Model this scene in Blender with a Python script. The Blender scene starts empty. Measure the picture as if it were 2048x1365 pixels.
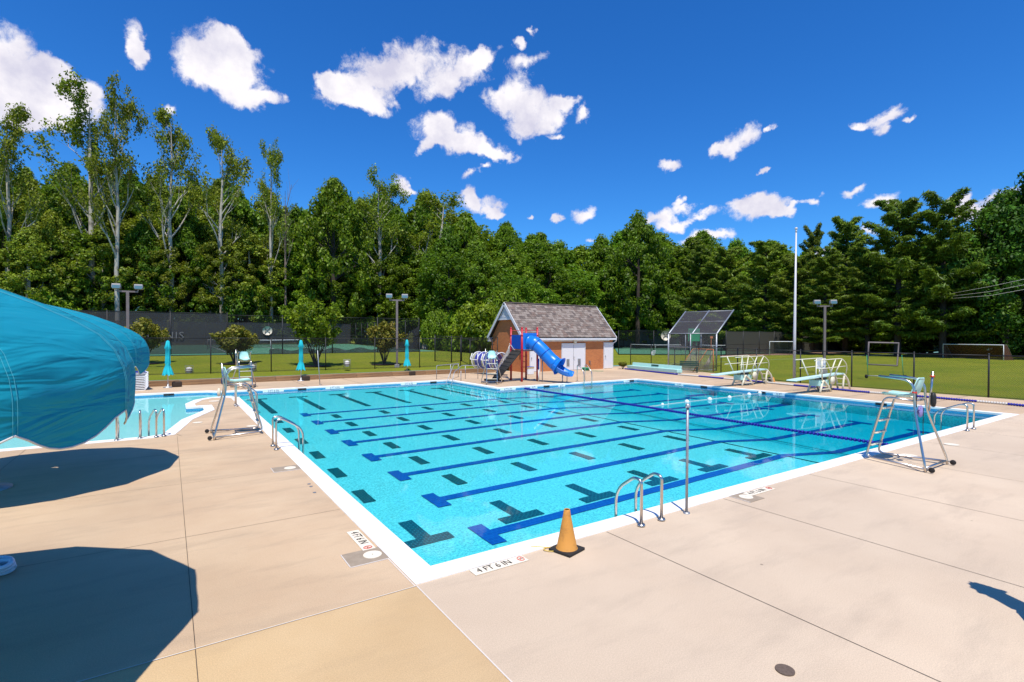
import bpy, bmesh, math, random
import numpy as np
from mathutils import Vector, Matrix
from mathutils.geometry import tessellate_polygon
random.seed(7); rng = np.random.default_rng(7)
SC = bpy.context.scene; COL = SC.collection
PI = math.pi; R_ = math.radians

# ------------------------------------------------------------------ camera (survey of the photograph)
F = 1036.26
PITCH, ROLL, YAW = 0.010762989, 0.002014812, 0.98548008
CAM = Vector((-0.8201469*2.8, -1.9316073*2.8, 2.8))
cf = Vector((math.cos(YAW)*math.cos(PITCH), math.sin(YAW)*math.cos(PITCH), -math.sin(PITCH)))
_r = Vector((math.sin(YAW), -math.cos(YAW), 0)); _u = _r.cross(cf)
cr = math.cos(ROLL)*_r + math.sin(ROLL)*_u; cu = -math.sin(ROLL)*_r + math.cos(ROLL)*_u
def ray(px, py): return cf + (px-1024)/F*cr - (py-682.5)/F*cu
def G(px, py, z=0.0):            # site survey: the point at height z seen at a pixel
    d = ray(px, py); return CAM + d*((z-CAM.z)/d.z)
def P(px, D, z=0.0):             # the point at distance D along a bearing
    d = cf*D + cr*((px-1024)/F*D); p = CAM + d; return Vector((p.x, p.y, z))
def zat(py, D): return CAM.z - (py-671.4)/F*D

# ------------------------------------------------------------------ scene graph helpers
def tag(o, label=None, cat=None, group=None, kind=None):
    if label: o['label'] = label
    if cat: o['category'] = cat
    if group: o['group'] = group
    if kind: o['kind'] = kind
    return o
def thing(name, label, cat, loc=(0,0,0), rotz=0.0, group=None):
    o = bpy.data.objects.new(name, None); COL.objects.link(o)
    o.location = loc; o.rotation_euler = (0,0,rotz); o.empty_display_size = .2
    return tag(o, label, cat, group)
def kids(o): return [c for c in bpy.data.objects if c.parent is o]
def dup(root, label=None, loc=None, rotz=None, group=None):
    def cp(o, par):
        c = o.copy(); COL.objects.link(c); c.parent = par
        for k in kids(o): cp(k, c)
        return c
    c = cp(root, None)
    if label: c['label'] = label
    if group: c['group'] = group
    if loc is not None: c.location = loc
    if rotz is not None: c.rotation_euler = (0,0,rotz)
    return c

# ------------------------------------------------------------------ mesh helpers
def frame(d):
    d = d.normalized(); a = Vector((0,0,1)) if abs(d.z) < .95 else Vector((1,0,0))
    x = a.cross(d).normalized(); return x, d.cross(x)
class MB:
    def __init__(s): s.v=[]; s.f=[]; s.m=[]; s.uv=[]; s.sm=[]
    def add(s, vs, fs, m=0, smooth=False, uv=None):
        b = len(s.v); s.v += [tuple(q) for q in vs]
        for i, f in enumerate(fs):
            s.f.append([b+k for k in f]); s.m.append(m); s.sm.append(smooth)
            s.uv.append(uv[i] if uv else None)
        return s
    def box(s, c, size, m=0, rz=0, ry=0, rx=0, bev=0):
        M = Matrix.Rotation(rz,3,'Z') @ Matrix.Rotation(ry,3,'Y') @ Matrix.Rotation(rx,3,'X')
        x,y,z = size[0]/2,size[1]/2,size[2]/2; c=Vector(c)
        if bev:
            bm = bmesh.new(); bmesh.ops.create_cube(bm, size=1); bmesh.ops.scale(bm, vec=size, verts=bm.verts)
            bmesh.ops.bevel(bm, geom=bm.edges[:], offset=bev, segments=2, affect='EDGES', profile=.5)
            vs=[M@v.co+c for v in bm.verts]; fs=[[v.index for v in f.verts] for f in bm.faces]; bm.free()
            return s.add(vs, fs, m)
        vs=[M@Vector((a*x,b*y,d*z))+c for a in(-1,1) for b in(-1,1) for d in(-1,1)]
        return s.add(vs, [(0,1,3,2),(4,6,7,5),(0,4,5,1),(2,3,7,6),(0,2,6,4),(1,5,7,3)], m)
    def tube(s, pts, r, n=8, m=0, caps=True, closed=False):
        pts=[Vector(p) for p in pts]; k=len(pts); rr=r if isinstance(r,(list,tuple)) else [r]*k
        vs=[]; x=None
        for i,p in enumerate(pts):
            if closed: d=(pts[(i+1)%k]-pts[i-1])
            else: d=(pts[min(i+1,k-1)]-pts[max(i-1,0)])
            if d.length<1e-9: d=Vector((0,0,1))
            d.normalize()
            if x is None: x,_=frame(d)
            x=(x-d*x.dot(d)); x = x.normalized() if x.length>1e-6 else frame(d)[0]
            y=d.cross(x)
            for j in range(n):
                a=2*PI*j/n; vs.append(p+(x*math.cos(a)+y*math.sin(a))*rr[i])
        fs=[]
        for i in range(k if closed else k-1):
            i2=(i+1)%k
            for j in range(n): fs.append((i*n+j,i*n+(j+1)%n,i2*n+(j+1)%n,i2*n+j))
        s.add(vs,fs,m,True)
        if caps and not closed:
            b=len(s.v)-len(vs)
            s.f.append([b+j for j in range(n)][::-1]); s.f.append([b+(k-1)*n+j for j in range(n)])
            s.m += [m,m]; s.sm += [False,False]; s.uv += [None,None]
        return s
    def lathe(s, prof, c=(0,0,0), n=16, m=0, smooth=True):
        c=Vector(c); vs=[]; k=len(prof)
        for (r,z) in prof:
            for j in range(n): a=2*PI*j/n; vs.append(c+Vector((r*math.cos(a),r*math.sin(a),z)))
        fs=[(i*n+j,i*n+(j+1)%n,(i+1)*n+(j+1)%n,(i+1)*n+j) for i in range(k-1) for j in range(n)]
        return s.add(vs,fs,m,smooth)
    def disc(s, c, r, n=24, m=0, sx=1, h=0):
        c=Vector(c); vs=[c+Vector((r*sx*math.cos(2*PI*j/n), r*math.sin(2*PI*j/n),0)) for j in range(n)]
        if h:
            lo=[v-Vector((0,0,h)) for v in vs]
            s.add(vs+lo,[tuple(range(n))]+[(j,n+j,n+(j+1)%n,(j+1)%n) for j in range(n)],m)
            return s
        return s.add(vs,[tuple(range(n))],m)
    def quad(s, a,b,c,d,m=0,uv=None): return s.add([a,b,c,d],[(0,1,2,3)],m,False,[uv] if uv else None)
    def poly(s, outer, z, m=0, holes=()):
        loops=[[Vector((x,y,0)) for x,y in outer]]+[[Vector((x,y,0)) for x,y in h] for h in holes]
        flat=[p for l in loops for p in l]; tr=tessellate_polygon(loops)
        vs=[(p.x,p.y,z) for p in flat]; fs=[]
        for t in tr:
            a,b,c=[flat[i] for i in t]
            fs.append(t if (b-a).cross(c-a).z>0 else t[::-1])
        return s.add(vs,fs,m)
    def wall(s, loop, z0, z1, m=0, inward=False):
        n=len(loop)
        for i in range(n):
            a,b=loop[i],loop[(i+1)%n]
            q=[(a[0],a[1],z0),(b[0],b[1],z0),(b[0],b[1],z1),(a[0],a[1],z1)]
            s.add(q if not inward else q[::-1],[(0,1,2,3)],m)
        return s
    def build(s, name, mats, parent=None):
        me=bpy.data.meshes.new(name); me.from_pydata(s.v,[],s.f)
        if not isinstance(mats,(list,tuple)): mats=[mats]
        for q in mats: me.materials.append(q)
        me.polygons.foreach_set('material_index', s.m); me.polygons.foreach_set('use_smooth', s.sm)
        if any(u for u in s.uv):
            l=me.uv_layers.new(name='UVMap'); d=np.zeros((len(me.loops),2),dtype=np.float32); i=0
            for f,u in zip(s.f,s.uv):
                for j in range(len(f)):
                    if u: d[i]=u[j]
                    i+=1
            l.data.foreach_set('uv', d.ravel())
        me.update(); o=bpy.data.objects.new(name,me); COL.objects.link(o)
        if parent: o.parent=parent
        return o
def fillet(pts, r, n=5, closed=False):
    pts=[Vector(p) for p in pts]; out=[]; k=len(pts)
    for i,p in enumerate(pts):
        if not closed and (i==0 or i==k-1): out.append(p); continue
        a=pts[i-1]-p; b=pts[(i+1)%k]-p; q=min(r,a.length*.48,b.length*.48)
        a=p+a.normalized()*q; b=p+b.normalized()*q
        for j in range(n+1):
            t=j/n; out.append(a*(1-t)**2+p*2*t*(1-t)+b*t*t)
    return out
def offset(loop, d):
    n=len(loop); out=[]
    for i in range(n):
        p0,p1,p2=[Vector(loop[j%n]) for j in (i-1,i,i+1)]
        e1=(p1-p0).normalized(); e2=(p2-p1).normalized()
        n1=Vector((e1.y,-e1.x)); n2=Vector((e2.y,-e2.x)); b=(n1+n2); b=b/ max(.3,b.dot(b))*2
        out.append((p1.x+b.x*d, p1.y+b.y*d))
    return out
def text_mb(txt, size, M, mb, m=0, ext=.001, space=1.0):
    c=bpy.data.curves.new('t','FONT'); c.body=txt; c.size=size; c.align_x='CENTER'; c.align_y='CENTER'
    c.extrude=ext; c.space_character=space; c.resolution_u=3
    o=bpy.data.objects.new('t',c); COL.objects.link(o)
    dg=bpy.context.evaluated_depsgraph_get(); me=bpy.data.meshes.new_from_object(o.evaluated_get(dg))
    mb.add([M@v.co for v in me.vertices],[list(p.vertices) for p in me.polygons],m)
    bpy.data.objects.remove(o); bpy.data.curves.remove(c); bpy.data.meshes.remove(me)

# ------------------------------------------------------------------ materials
def newmat(name):
    m=bpy.data.materials.new(name); m.use_nodes=True; nt=m.node_tree
    return m, nt, nt.nodes['Principled BSDF'], nt.nodes['Material Output']
def N(nt,t,**k):
    n=nt.nodes.new(t)
    for a,b in k.items():
        if a=='ins':
            for i,v in b.items(): n.inputs[i].default_value=v
        else: setattr(n,a,b)
    return n
def c4(c): return (c[0],c[1],c[2],1)
def pm(name, col, rough=.6, metal=0, col2=None, scale=3, detail=5, bump=0, bscale=40, lo=.35, hi=.65, spec=.5, stretch=None):
    m,nt,b,out=newmat(name); L=nt.links.new
    b.inputs['Roughness'].default_value=rough; b.inputs['Metallic'].default_value=metal
    b.inputs['Specular IOR Level'].default_value=spec; b.inputs['Base Color'].default_value=c4(col)
    tc=N(nt,'ShaderNodeTexCoord'); src=tc.outputs['Object']
    if stretch:
        mp=N(nt,'ShaderNodeMapping'); mp.inputs['Scale'].default_value=stretch; L(src,mp.inputs[0]); src=mp.outputs[0]
    if col2 is not None:
        nz=N(nt,'ShaderNodeTexNoise',ins={'Scale':scale,'Detail':detail,'Roughness':.6}); L(src,nz.inputs['Vector'])
        mr=N(nt,'ShaderNodeMapRange',ins={1:lo,2:hi}); L(nz.outputs[0],mr.inputs[0])
        mx=N(nt,'ShaderNodeMix',data_type='RGBA'); mx.inputs[6].default_value=c4(col); mx.inputs[7].default_value=c4(col2)
        L(mr.outputs[0],mx.inputs[0]); L(mx.outputs[2],b.inputs['Base Color'])
    if bump:
        nz=N(nt,'ShaderNodeTexNoise',ins={'Scale':bscale,'Detail':4}); L(src,nz.inputs['Vector'])
        bp=N(nt,'ShaderNodeBump',ins={'Strength':bump,'Distance':.02}); L(nz.outputs[0],bp.inputs['Height']); L(bp.outputs[0],b.inputs['Normal'])
    return m
def mixc(nt, fac, a, b):
    mx=N(nt,'ShaderNodeMix',data_type='RGBA')
    for i,v in ((0,fac),(6,a),(7,b)):
        if isinstance(v,(tuple,list)): mx.inputs[i].default_value=c4(v)
        elif isinstance(v,(int,float)): mx.inputs[i].default_value=v
        else: nt.links.new(v,mx.inputs[i])
    return mx.outputs[2]
def mth(nt, op, a, b=0.0, clamp=False):
    n=N(nt,'ShaderNodeMath',operation=op,use_clamp=clamp)
    for i,v in ((0,a),(1,b)):
        if isinstance(v,(int,float)): n.inputs[i].default_value=v
        else: nt.links.new(v,n.inputs[i])
    return n.outputs[0]

M={}
def concrete(name, base, tint, dark):
    m,nt,b,out=newmat(name); L=nt.links.new
    tc=N(nt,'ShaderNodeTexCoord'); ob=tc.outputs['Object']
    mp=N(nt,'ShaderNodeMapping'); mp.inputs['Rotation'].default_value=(0,0,-.35); mp.inputs['Scale'].default_value=(.45,1.6,1); L(ob,mp.inputs[0])
    n1=N(nt,'ShaderNodeTexNoise',ins={'Scale':.55,'Detail':7,'Roughness':.62}); L(ob,n1.inputs['Vector'])
    n2=N(nt,'ShaderNodeTexNoise',ins={'Scale':1.3,'Detail':8,'Roughness':.65}); L(mp.outputs[0],n2.inputs['Vector'])
    n3=N(nt,'ShaderNodeTexNoise',ins={'Scale':90,'Detail':3,'Roughness':.7}); L(ob,n3.inputs['Vector'])
    r1=N(nt,'ShaderNodeMapRange',ins={1:.36,2:.66}); L(n1.outputs[0],r1.inputs[0])
    r2=N(nt,'ShaderNodeMapRange',ins={1:.50,2:.72,4:.62}); L(n2.outputs[0],r2.inputs[0])
    c=mixc(nt,r1.outputs[0],base,tint); c=mixc(nt,r2.outputs[0],c,dark)
    vo=N(nt,'ShaderNodeTexVoronoi',ins={'Scale':1.15}); L(ob,vo.inputs['Vector'])
    sx=N(nt,'ShaderNodeSeparateXYZ'); L(vo.outputs['Color'],sx.inputs[0]); fs_=mth(nt,'MULTIPLY',mth(nt,'LESS_THAN',vo.outputs['Distance'],mth(nt,'MULTIPLY',sx.outputs[1],.022)),mth(nt,'LESS_THAN',sx.outputs[0],.45))
    c=mixc(nt,mth(nt,'MULTIPLY',fs_,.75),c,(.10,.07,.045))
    n4=N(nt,'ShaderNodeTexNoise',ins={'Scale':.22,'Detail':3}); L(ob,n4.inputs['Vector']); r4=N(nt,'ShaderNodeMapRange',ins={1:.42,2:.6,4:.35}); L(n4.outputs[0],r4.inputs[0]); c=mixc(nt,r4.outputs[0],c,dark)
    r3=N(nt,'ShaderNodeMapRange',ins={1:.3,2:.7,3:.80,4:1.12}); L(n3.outputs[0],r3.inputs[0])
    vm=N(nt,'ShaderNodeVectorMath',operation='SCALE'); L(c,vm.inputs[0]); L(r3.outputs[0],vm.inputs['Scale']); L(vm.outputs[0],b.inputs['Base Color'])
    b.inputs['Roughness'].default_value=.85
    bp=N(nt,'ShaderNodeBump',ins={'Strength':.25,'Distance':.004}); L(n3.outputs[0],bp.inputs['Height']); L(bp.outputs[0],b.inputs['Normal'])
    return m
M['deck']=concrete('deck_concrete',(.62,.445,.275),(.55,.375,.225),(.39,.28,.18))
M['deck2']=concrete('deck_concrete_pink',(.68,.525,.365),(.61,.46,.315),(.47,.36,.255))
M['deck3']=concrete('deck_concrete_yellow',(.64,.445,.235),(.57,.375,.18),(.47,.32,.17))
M['joint']=pm('deck_joint',(.13,.095,.065),.9,col2=(.05,.04,.03),scale=6)
M['seal']=pm('white_sealant',(.66,.58,.50),.8)
M['coping']=pm('white_coping',(.84,.80,.74),.7,col2=(.66,.60,.52),scale=1.7,detail=8,lo=.47,hi=.8,bump=.1)
M['steel']=pm('brushed_steel',(.62,.56,.50),.28,1,bump=.02,bscale=60)
M['steel2']=pm('dull_steel',(.45,.44,.43),.5,.8)
M['galv']=pm('galvanised_pipe',(.42,.43,.44),.5,.6,col2=(.32,.33,.34),scale=8)
M['mint']=pm('mint_fibreglass',(.38,.66,.58),.45,col2=(.45,.70,.62),scale=6)
M['boardmint']=pm('pale_mint_board',(.55,.74,.68),.6,col2=(.48,.68,.62),scale=5)
M['cream']=pm('cream_paint',(.74,.68,.50),.55,col2=(.62,.55,.38),scale=8,lo=.5,hi=.8)
M['white']=pm('white_plastic',(.78,.77,.75),.45)
M['trim']=pm('white_trim_paint',(.74,.73,.72),.55,col2=(.62,.62,.64),scale=3)
M['door']=pm('white_door_paint',(.80,.76,.74),.5)
M['black']=pm('black_vinyl',(.012,.012,.012),.6)
M['rubber']=pm('black_rubber',(.02,.017,.015),.8,bump=.2)
M['red']=pm('red_powder_coat',(.50,.008,.016),.35)
M['blueplastic']=pm('blue_plastic',(.008,.17,.60),.32,col2=(.012,.20,.66),scale=2)
M['darkblue']=pm('blue_panel_plastic',(.006,.07,.36),.4)
M['navy']=pm('navy_rope',(.012,.016,.30),.6)
M['ropewhite']=pm('white_rope',(.62,.58,.52),.8)
M['lampgrey']=pm('lamp_pole_paint',(.16,.125,.115),.6,col2=(.20,.16,.15))
M['lampbox']=pm('lamp_housing',(.30,.28,.27),.5)
M['lens']=pm('lamp_lens',(.08,.17,.20),.3)
M['flagpole']=pm('white_flagpole',(.62,.58,.57),.4)
M['umb']=pm('turquoise_cloth',(.004,.46,.51),.75,bump=.3,bscale=12)
M['conec']=pm('weathered_orange_rubber',(.62,.27,.045),.7,col2=(.30,.13,.03),scale=7,lo=.52,hi=.78,bump=.15)
M['yellow']=pm('yellow_rope',(.70,.48,.10),.8)
M['wood']=pm('weathered_timber',(.36,.20,.09),.85,col2=(.17,.09,.045),scale=2.2,bump=.5,bscale=14,stretch=(.35,1,3),lo=.42,hi=.7)
M['trunk']=pm('bark',(.075,.055,.04),.95,col2=(.035,.026,.02),scale=3,bump=.6,bscale=8)
M['syc']=pm('pale_sycamore_bark',(.46,.41,.34),.9,col2=(.22,.18,.14),scale=1.6,lo=.5,hi=.62)
M['dead']=pm('dead_bark',(.26,.19,.15),.95)
M['orange']=pm('orange_frame',(.55,.17,.06),.6)
M['net']=pm('cord_net',(.50,.44,.36),.9)
M['purple']=pm('lavender_cloth',(.30,.25,.52),.9)
M['redtie']=pm('red_strap',(.60,.03,.015),.8)
M['signw']=pm('sign_white',(.80,.80,.80),.6)
M['ink']=pm('black_ink',(.015,.015,.015),.7)
M['redink']=pm('red_ink',(.55,.04,.03),.7)
M['greenboard']=pm('green_board',(.02,.30,.13),.6)
M['greenhose']=pm('green_hose',(.01,.30,.12),.5)
M['bench']=pm('dark_green_bench',(.015,.06,.04),.7)
M['packblue']=pm('dark_blue_cloth',(.012,.03,.12),.9,bump=.4,bscale=20)
M['bagbrown']=pm('dark_brown_cloth',(.045,.028,.018),.9)
M['lid']=pm('cream_skimmer_lid',(.80,.70,.54),.6)
M['pad']=pm('skimmer_concrete',(.36,.28,.20),.9,col2=(.30,.23,.16),scale=8,bump=.2)
M['cover']=pm('bronze_drain_cover',(.16,.11,.075),.6,col2=(.11,.075,.05),scale=60)
M['hose']=pm('pale_vacuum_hose',(.66,.70,.74),.5)
M['lawnmulch']=pm('mulch',(.05,.03,.02),.95,bump=.6,bscale=20)
M['dirt']=pm('infield_dirt',(.30,.17,.11),.95,col2=(.22,.13,.08),scale=.6)
M['kerb']=pm('pale_kerb',(.38,.31,.24),.9)
M['court']=pm('tennis_court_green',(.055,.19,.10),.9,col2=(.075,.21,.12),scale=.3)
M['courtline']=pm('court_line',(.62,.62,.60),.8)

def brickmat(name,c1,c2,mort,bw,rh,ms,vec='wall',bump=.3,rough=.85,noise=None):
    m,nt,b,out=newmat(name); L=nt.links.new
    tc=N(nt,'ShaderNodeTexCoord'); sp=N(nt,'ShaderNodeSeparateXYZ'); L(tc.outputs['Object'],sp.inputs[0])
    cb=N(nt,'ShaderNodeCombineXYZ')
    if vec=='wall':
        a=N(nt,'ShaderNodeMath',operation='ADD'); L(sp.outputs[0],a.inputs[0]); L(sp.outputs[1],a.inputs[1]); L(a.outputs[0],cb.inputs[0]); L(sp.outputs[2],cb.inputs[1])
    elif vec=='roof':
        L(sp.outputs[0],cb.inputs[0]); a=mth(nt,'MULTIPLY',sp.outputs[2],1.35); L(a,cb.inputs[1])
    else: L(sp.outputs[0],cb.inputs[0]); L(sp.outputs[1],cb.inputs[1])
    br=N(nt,'ShaderNodeTexBrick',ins={'Color1':c4(c1),'Color2':c4(c2),'Mortar':c4(mort),'Scale':1,'Mortar Size':ms,'Brick Width':bw,'Row Height':rh,'Mortar Smooth':.1})
    L(cb.outputs[0],br.inputs['Vector']); col=br.outputs[0]
    if noise:
        nz=N(nt,'ShaderNodeTexNoise',ins={'Scale':noise[0],'Detail':6,'Roughness':.7}); L(tc.outputs['Object'],nz.inputs['Vector'])
        mr=N(nt,'ShaderNodeMapRange',ins={1:.35,2:.7,3:0,4:noise[2]}); L(nz.outputs[0],mr.inputs[0]); col=mixc(nt,mr.outputs[0],col,noise[1])
    L(col,b.inputs['Base Color']); b.inputs['Roughness'].default_value=rough
    if bump:
        bp=N(nt,'ShaderNodeBump',ins={'Strength':bump,'Distance':.01},invert=True); L(br.outputs['Fac'],bp.inputs['Height']); L(bp.outputs[0],b.inputs['Normal'])
    return m
M['brick']=brickmat('orange_brick',(.58,.175,.045),(.43,.115,.032),(.46,.22,.10),.21,.071,.009,noise=(1.2,(.62,.23,.07),.5))
M['shingle']=pm('weathered_wood_shingle',(.21,.16,.13),.9,col2=(.17,.125,.10),scale=5,bump=.3)
M['sh2']=pm('weathered_wood_shingle_pale',(.29,.23,.19),.9,col2=(.24,.19,.155),scale=5); M['sh3']=pm('weathered_wood_shingle_dark',(.15,.115,.095),.9,col2=(.11,.08,.07),scale=5); M['sh4']=pm('weathered_wood_shingle_red',(.21,.14,.11),.9,col2=(.17,.12,.095),scale=5)
M['tile']=brickmat('blue_waterline_tile',(.02,.20,.42),(.035,.27,.50),(.10,.42,.60),.052,.052,.006,'wall',.1,.2)
M['marktile']=brickmat('dark_teal_tile',(.006,.035,.045),(.010,.060,.07),(.05,.20,.22),.10,.052,.006,'flat',0,.5)
M['bluetile']=brickmat('blue_lane_tile',(.008,.075,.36),(.012,.095,.42),(.02,.14,.45),.10,.10,.006,'flat',0,.5)

def lawn_mat():
    m,nt,b,out=newmat('lawn_grass'); L=nt.links.new
    tc=N(nt,'ShaderNodeTexCoord'); ob=tc.outputs['Object']
    n1=N(nt,'ShaderNodeTexNoise',ins={'Scale':.22,'Detail':6,'Roughness':.6}); n2=N(nt,'ShaderNodeTexNoise',ins={'Scale':2.2,'Detail':8,'Roughness':.75}); n3=N(nt,'ShaderNodeTexNoise',ins={'Scale':14,'Detail':5,'Roughness':.8})
    for n in (n1,n2,n3): L(ob,n.inputs['Vector'])
    r1=N(nt,'ShaderNodeMapRange',ins={1:.38,2:.62}); L(n1.outputs[0],r1.inputs[0])
    r2=N(nt,'ShaderNodeMapRange',ins={1:.42,2:.68}); L(n2.outputs[0],r2.inputs[0])
    r3=N(nt,'ShaderNodeMapRange',ins={1:.35,2:.65}); L(n3.outputs[0],r3.inputs[0])
    c=mixc(nt,r1.outputs[0],(.18,.225,.008),(.27,.275,.016))
    c=mixc(nt,mth(nt,'MULTIPLY',r2.outputs[0],.55),c,(.25,.20,.045))
    c=mixc(nt,mth(nt,'MULTIPLY',r3.outputs[0],.55),c,(.065,.115,.006))
    L(c,b.inputs['Base Color']); b.inputs['Roughness'].default_value=.9; b.inputs['Specular IOR Level'].default_value=.15
    bp=N(nt,'ShaderNodeBump',ins={'Strength':1,'Distance':.08}); L(n3.outputs[0],bp.inputs['Height']); L(bp.outputs[0],b.inputs['Normal'])
    return m
M['lawn']=lawn_mat()

def leafmat(name,c1,c2,c3,trans=.3):
    m,nt,b,out=newmat(name); L=nt.links.new; nt.nodes.remove(b)
    tc=N(nt,'ShaderNodeTexCoord'); oi=N(nt,'ShaderNodeObjectInfo')
    n1=N(nt,'ShaderNodeTexNoise',ins={'Scale':.55,'Detail':3}); n2=N(nt,'ShaderNodeTexNoise',ins={'Scale':4,'Detail':2})
    L(tc.outputs['Object'],n1.inputs['Vector']); L(tc.outputs['Object'],n2.inputs['Vector'])
    r1=N(nt,'ShaderNodeMapRange',ins={1:.38,2:.62}); L(n1.outputs[0],r1.inputs[0])
    r2=N(nt,'ShaderNodeMapRange',ins={1:.4,2:.7,4:.6}); L(n2.outputs[0],r2.inputs[0])
    c=mixc(nt,r1.outputs[0],c1,c2); c=mixc(nt,r2.outputs[0],c,c3)
    at=N(nt,'ShaderNodeAttribute',attribute_name='leaf_tone'); vr=N(nt,'ShaderNodeMapRange',ins={3:.55,4:1.75}); L(at.outputs['Fac'],vr.inputs[0])
    vs_=N(nt,'ShaderNodeVectorMath',operation='SCALE'); L(c,vs_.inputs[0]); L(vr.outputs[0],vs_.inputs['Scale']); c=vs_.outputs[0]
    hs=N(nt,'ShaderNodeHueSaturation'); L(c,hs.inputs['Color'])
    r4=N(nt,'ShaderNodeMapRange',ins={3:.485,4:.515}); L(oi.outputs['Random'],r4.inputs[0]); L(r4.outputs[0],hs.inputs['Hue'])
    r5=N(nt,'ShaderNodeMapRange',ins={3:.72,4:1.2}); rr=mth(nt,'FRACT',mth(nt,'MULTIPLY',oi.outputs['Random'],7.31)); L(rr,r5.inputs[0]); L(r5.outputs[0],hs.inputs['Value'])
    d=N(nt,'ShaderNodeBsdfDiffuse'); t=N(nt,'ShaderNodeBsdfTranslucent'); g=N(nt,'ShaderNodeBsdfGlossy',ins={'Roughness':.45})
    g.inputs[0].default_value=(1,1,1,1)
    L(hs.outputs[0],d.inputs[0])
    tc2=mixc(nt,.5,hs.outputs[0],(c1[0]*1.8,c1[1]*1.8,c1[2]*.6)); L(tc2,t.inputs[0])
    mx=N(nt,'ShaderNodeMixShader',ins={0:trans}); L(d.outputs[0],mx.inputs[1]); L(t.outputs[0],mx.inputs[2])
    m2=N(nt,'ShaderNodeMixShader',ins={0:.012}); L(mx.outputs[0],m2.inputs[1]); L(g.outputs[0],m2.inputs[2]); L(m2.outputs[0],out.inputs[0])
    return m
M['leafA']=leafmat('broadleaf_green',(.135,.225,.012),(.085,.165,.010),(.20,.275,.015),.38)
M['leafB']=leafmat('sycamore_leaf',(.20,.245,.020),(.15,.205,.015),(.27,.285,.03),.38)
M['leafC']=leafmat('dark_maple_leaf',(.07,.145,.012),(.045,.11,.010),(.11,.19,.015),.25)
M['leafP']=leafmat('pine_needle',(.14,.20,.016),(.08,.145,.014),(.23,.26,.018),.3)
M['leafS']=leafmat('bright_shrub_leaf',(.20,.28,.012),(.14,.23,.010),(.27,.31,.02),.35)
M['leafY']=leafmat('bronze_shrub_leaf',(.20,.20,.02),(.14,.155,.02),(.26,.19,.04),.3)

def meshmat(name,col,cover,pitch=None,w=.08):
    m,nt,b,out=newmat(name); L=nt.links.new; b.inputs['Base Color'].default_value=c4(col); b.inputs['Roughness'].default_value=.7
    tr=N(nt,'ShaderNodeBsdfTransparent'); mx=N(nt,'ShaderNodeMixShader')
    if pitch:
        uv=N(nt,'ShaderNodeUVMap'); sp=N(nt,'ShaderNodeSeparateXYZ'); L(uv.outputs[0],sp.inputs[0])
        a=mth(nt,'FRACT',mth(nt,'DIVIDE',mth(nt,'ADD',sp.outputs[0],sp.outputs[1]),pitch))
        c=mth(nt,'FRACT',mth(nt,'DIVIDE',mth(nt,'ADD',mth(nt,'SUBTRACT',sp.outputs[0],sp.outputs[1]),100),pitch))
        f=mth(nt,'MAXIMUM',mth(nt,'LESS_THAN',a,w),mth(nt,'LESS_THAN',c,w)); L(f,mx.inputs[0])
    else: mx.inputs[0].default_value=cover
    L(tr.outputs[0],mx.inputs[1]); L(b.outputs[0],mx.inputs[2]); L(mx.outputs[0],out.inputs[0])
    return m
M['chain']=meshmat('black_chain_link',(.012,.012,.012),0,.085,.085)
M['chain2']=meshmat('galvanised_chain_link',(.16,.15,.15),0,.09,.11)
M['screen']=meshmat('black_windscreen',(.03,.03,.032),.80)
M['screen2']=meshmat('dark_green_windscreen',(.012,.055,.05),.93)
M['screen3']=meshmat('worn_windscreen',(.060,.058,.045),.9)
M['netmesh']=meshmat('cord_netting',(.30,.26,.21),0,.10,.14)
M['brownnet']=meshmat('brown_netting',(.12,.045,.02),.6)
M['courtnet']=meshmat('court_net',(.01,.01,.01),.4)
M['tubenet']=meshmat('blue_rope_netting',(.014,.016,.34),.80)
M['tubenetw']=meshmat('white_rope_netting',(.62,.57,.50),.45)

def canopy_mat():
    m,nt,b,out=newmat('turquoise_canopy_fabric'); L=nt.links.new
    tc=N(nt,'ShaderNodeTexCoord'); ob=tc.outputs['Object']
    mp=N(nt,'ShaderNodeMapping'); mp.inputs['Scale'].default_value=(1,1,5); L(ob,mp.inputs[0])
    n1=N(nt,'ShaderNodeTexNoise',ins={'Scale':1.2,'Detail':3,'Distortion':.8}); L(mp.outputs[0],n1.inputs['Vector'])
    n2=N(nt,'ShaderNodeTexNoise',ins={'Scale':220,'Detail':2}); L(ob,n2.inputs['Vector'])
    n3=N(nt,'ShaderNodeTexNoise',ins={'Scale':.9,'Detail':5}); L(ob,n3.inputs['Vector'])
    b.inputs['Roughness'].default_value=.8; b.inputs['Specular IOR Level'].default_value=.25
    mr=N(nt,'ShaderNodeMapRange',ins={1:.35,2:.65}); L(n3.outputs[0],mr.inputs[0])
    c=mixc(nt,mr.outputs[0],(.001,.225,.32),(.002,.265,.355)); L(c,b.inputs['Base Color'])
    bp=N(nt,'ShaderNodeBump',ins={'Strength':.85,'Distance':.10}); L(n1.outputs[0],bp.inputs['Height'])
    b2=N(nt,'ShaderNodeBump',ins={'Strength':.25,'Distance':.002}); L(n2.outputs[0],b2.inputs['Height']); L(bp.outputs[0],b2.inputs['Normal']); L(b2.outputs[0],b.inputs['Normal'])
    t=N(nt,'ShaderNodeBsdfTranslucent'); L(c,t.inputs[0]); mx=N(nt,'ShaderNodeMixShader',ins={0:.025}); L(b.outputs[0],mx.inputs[1]); L(t.outputs[0],mx.inputs[2]); L(mx.outputs[0],out.inputs[0])
    return m
M['canopy']=canopy_mat(); M['stitch']=pm('pale_turquoise_stitching',(.06,.36,.44),.8)

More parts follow.
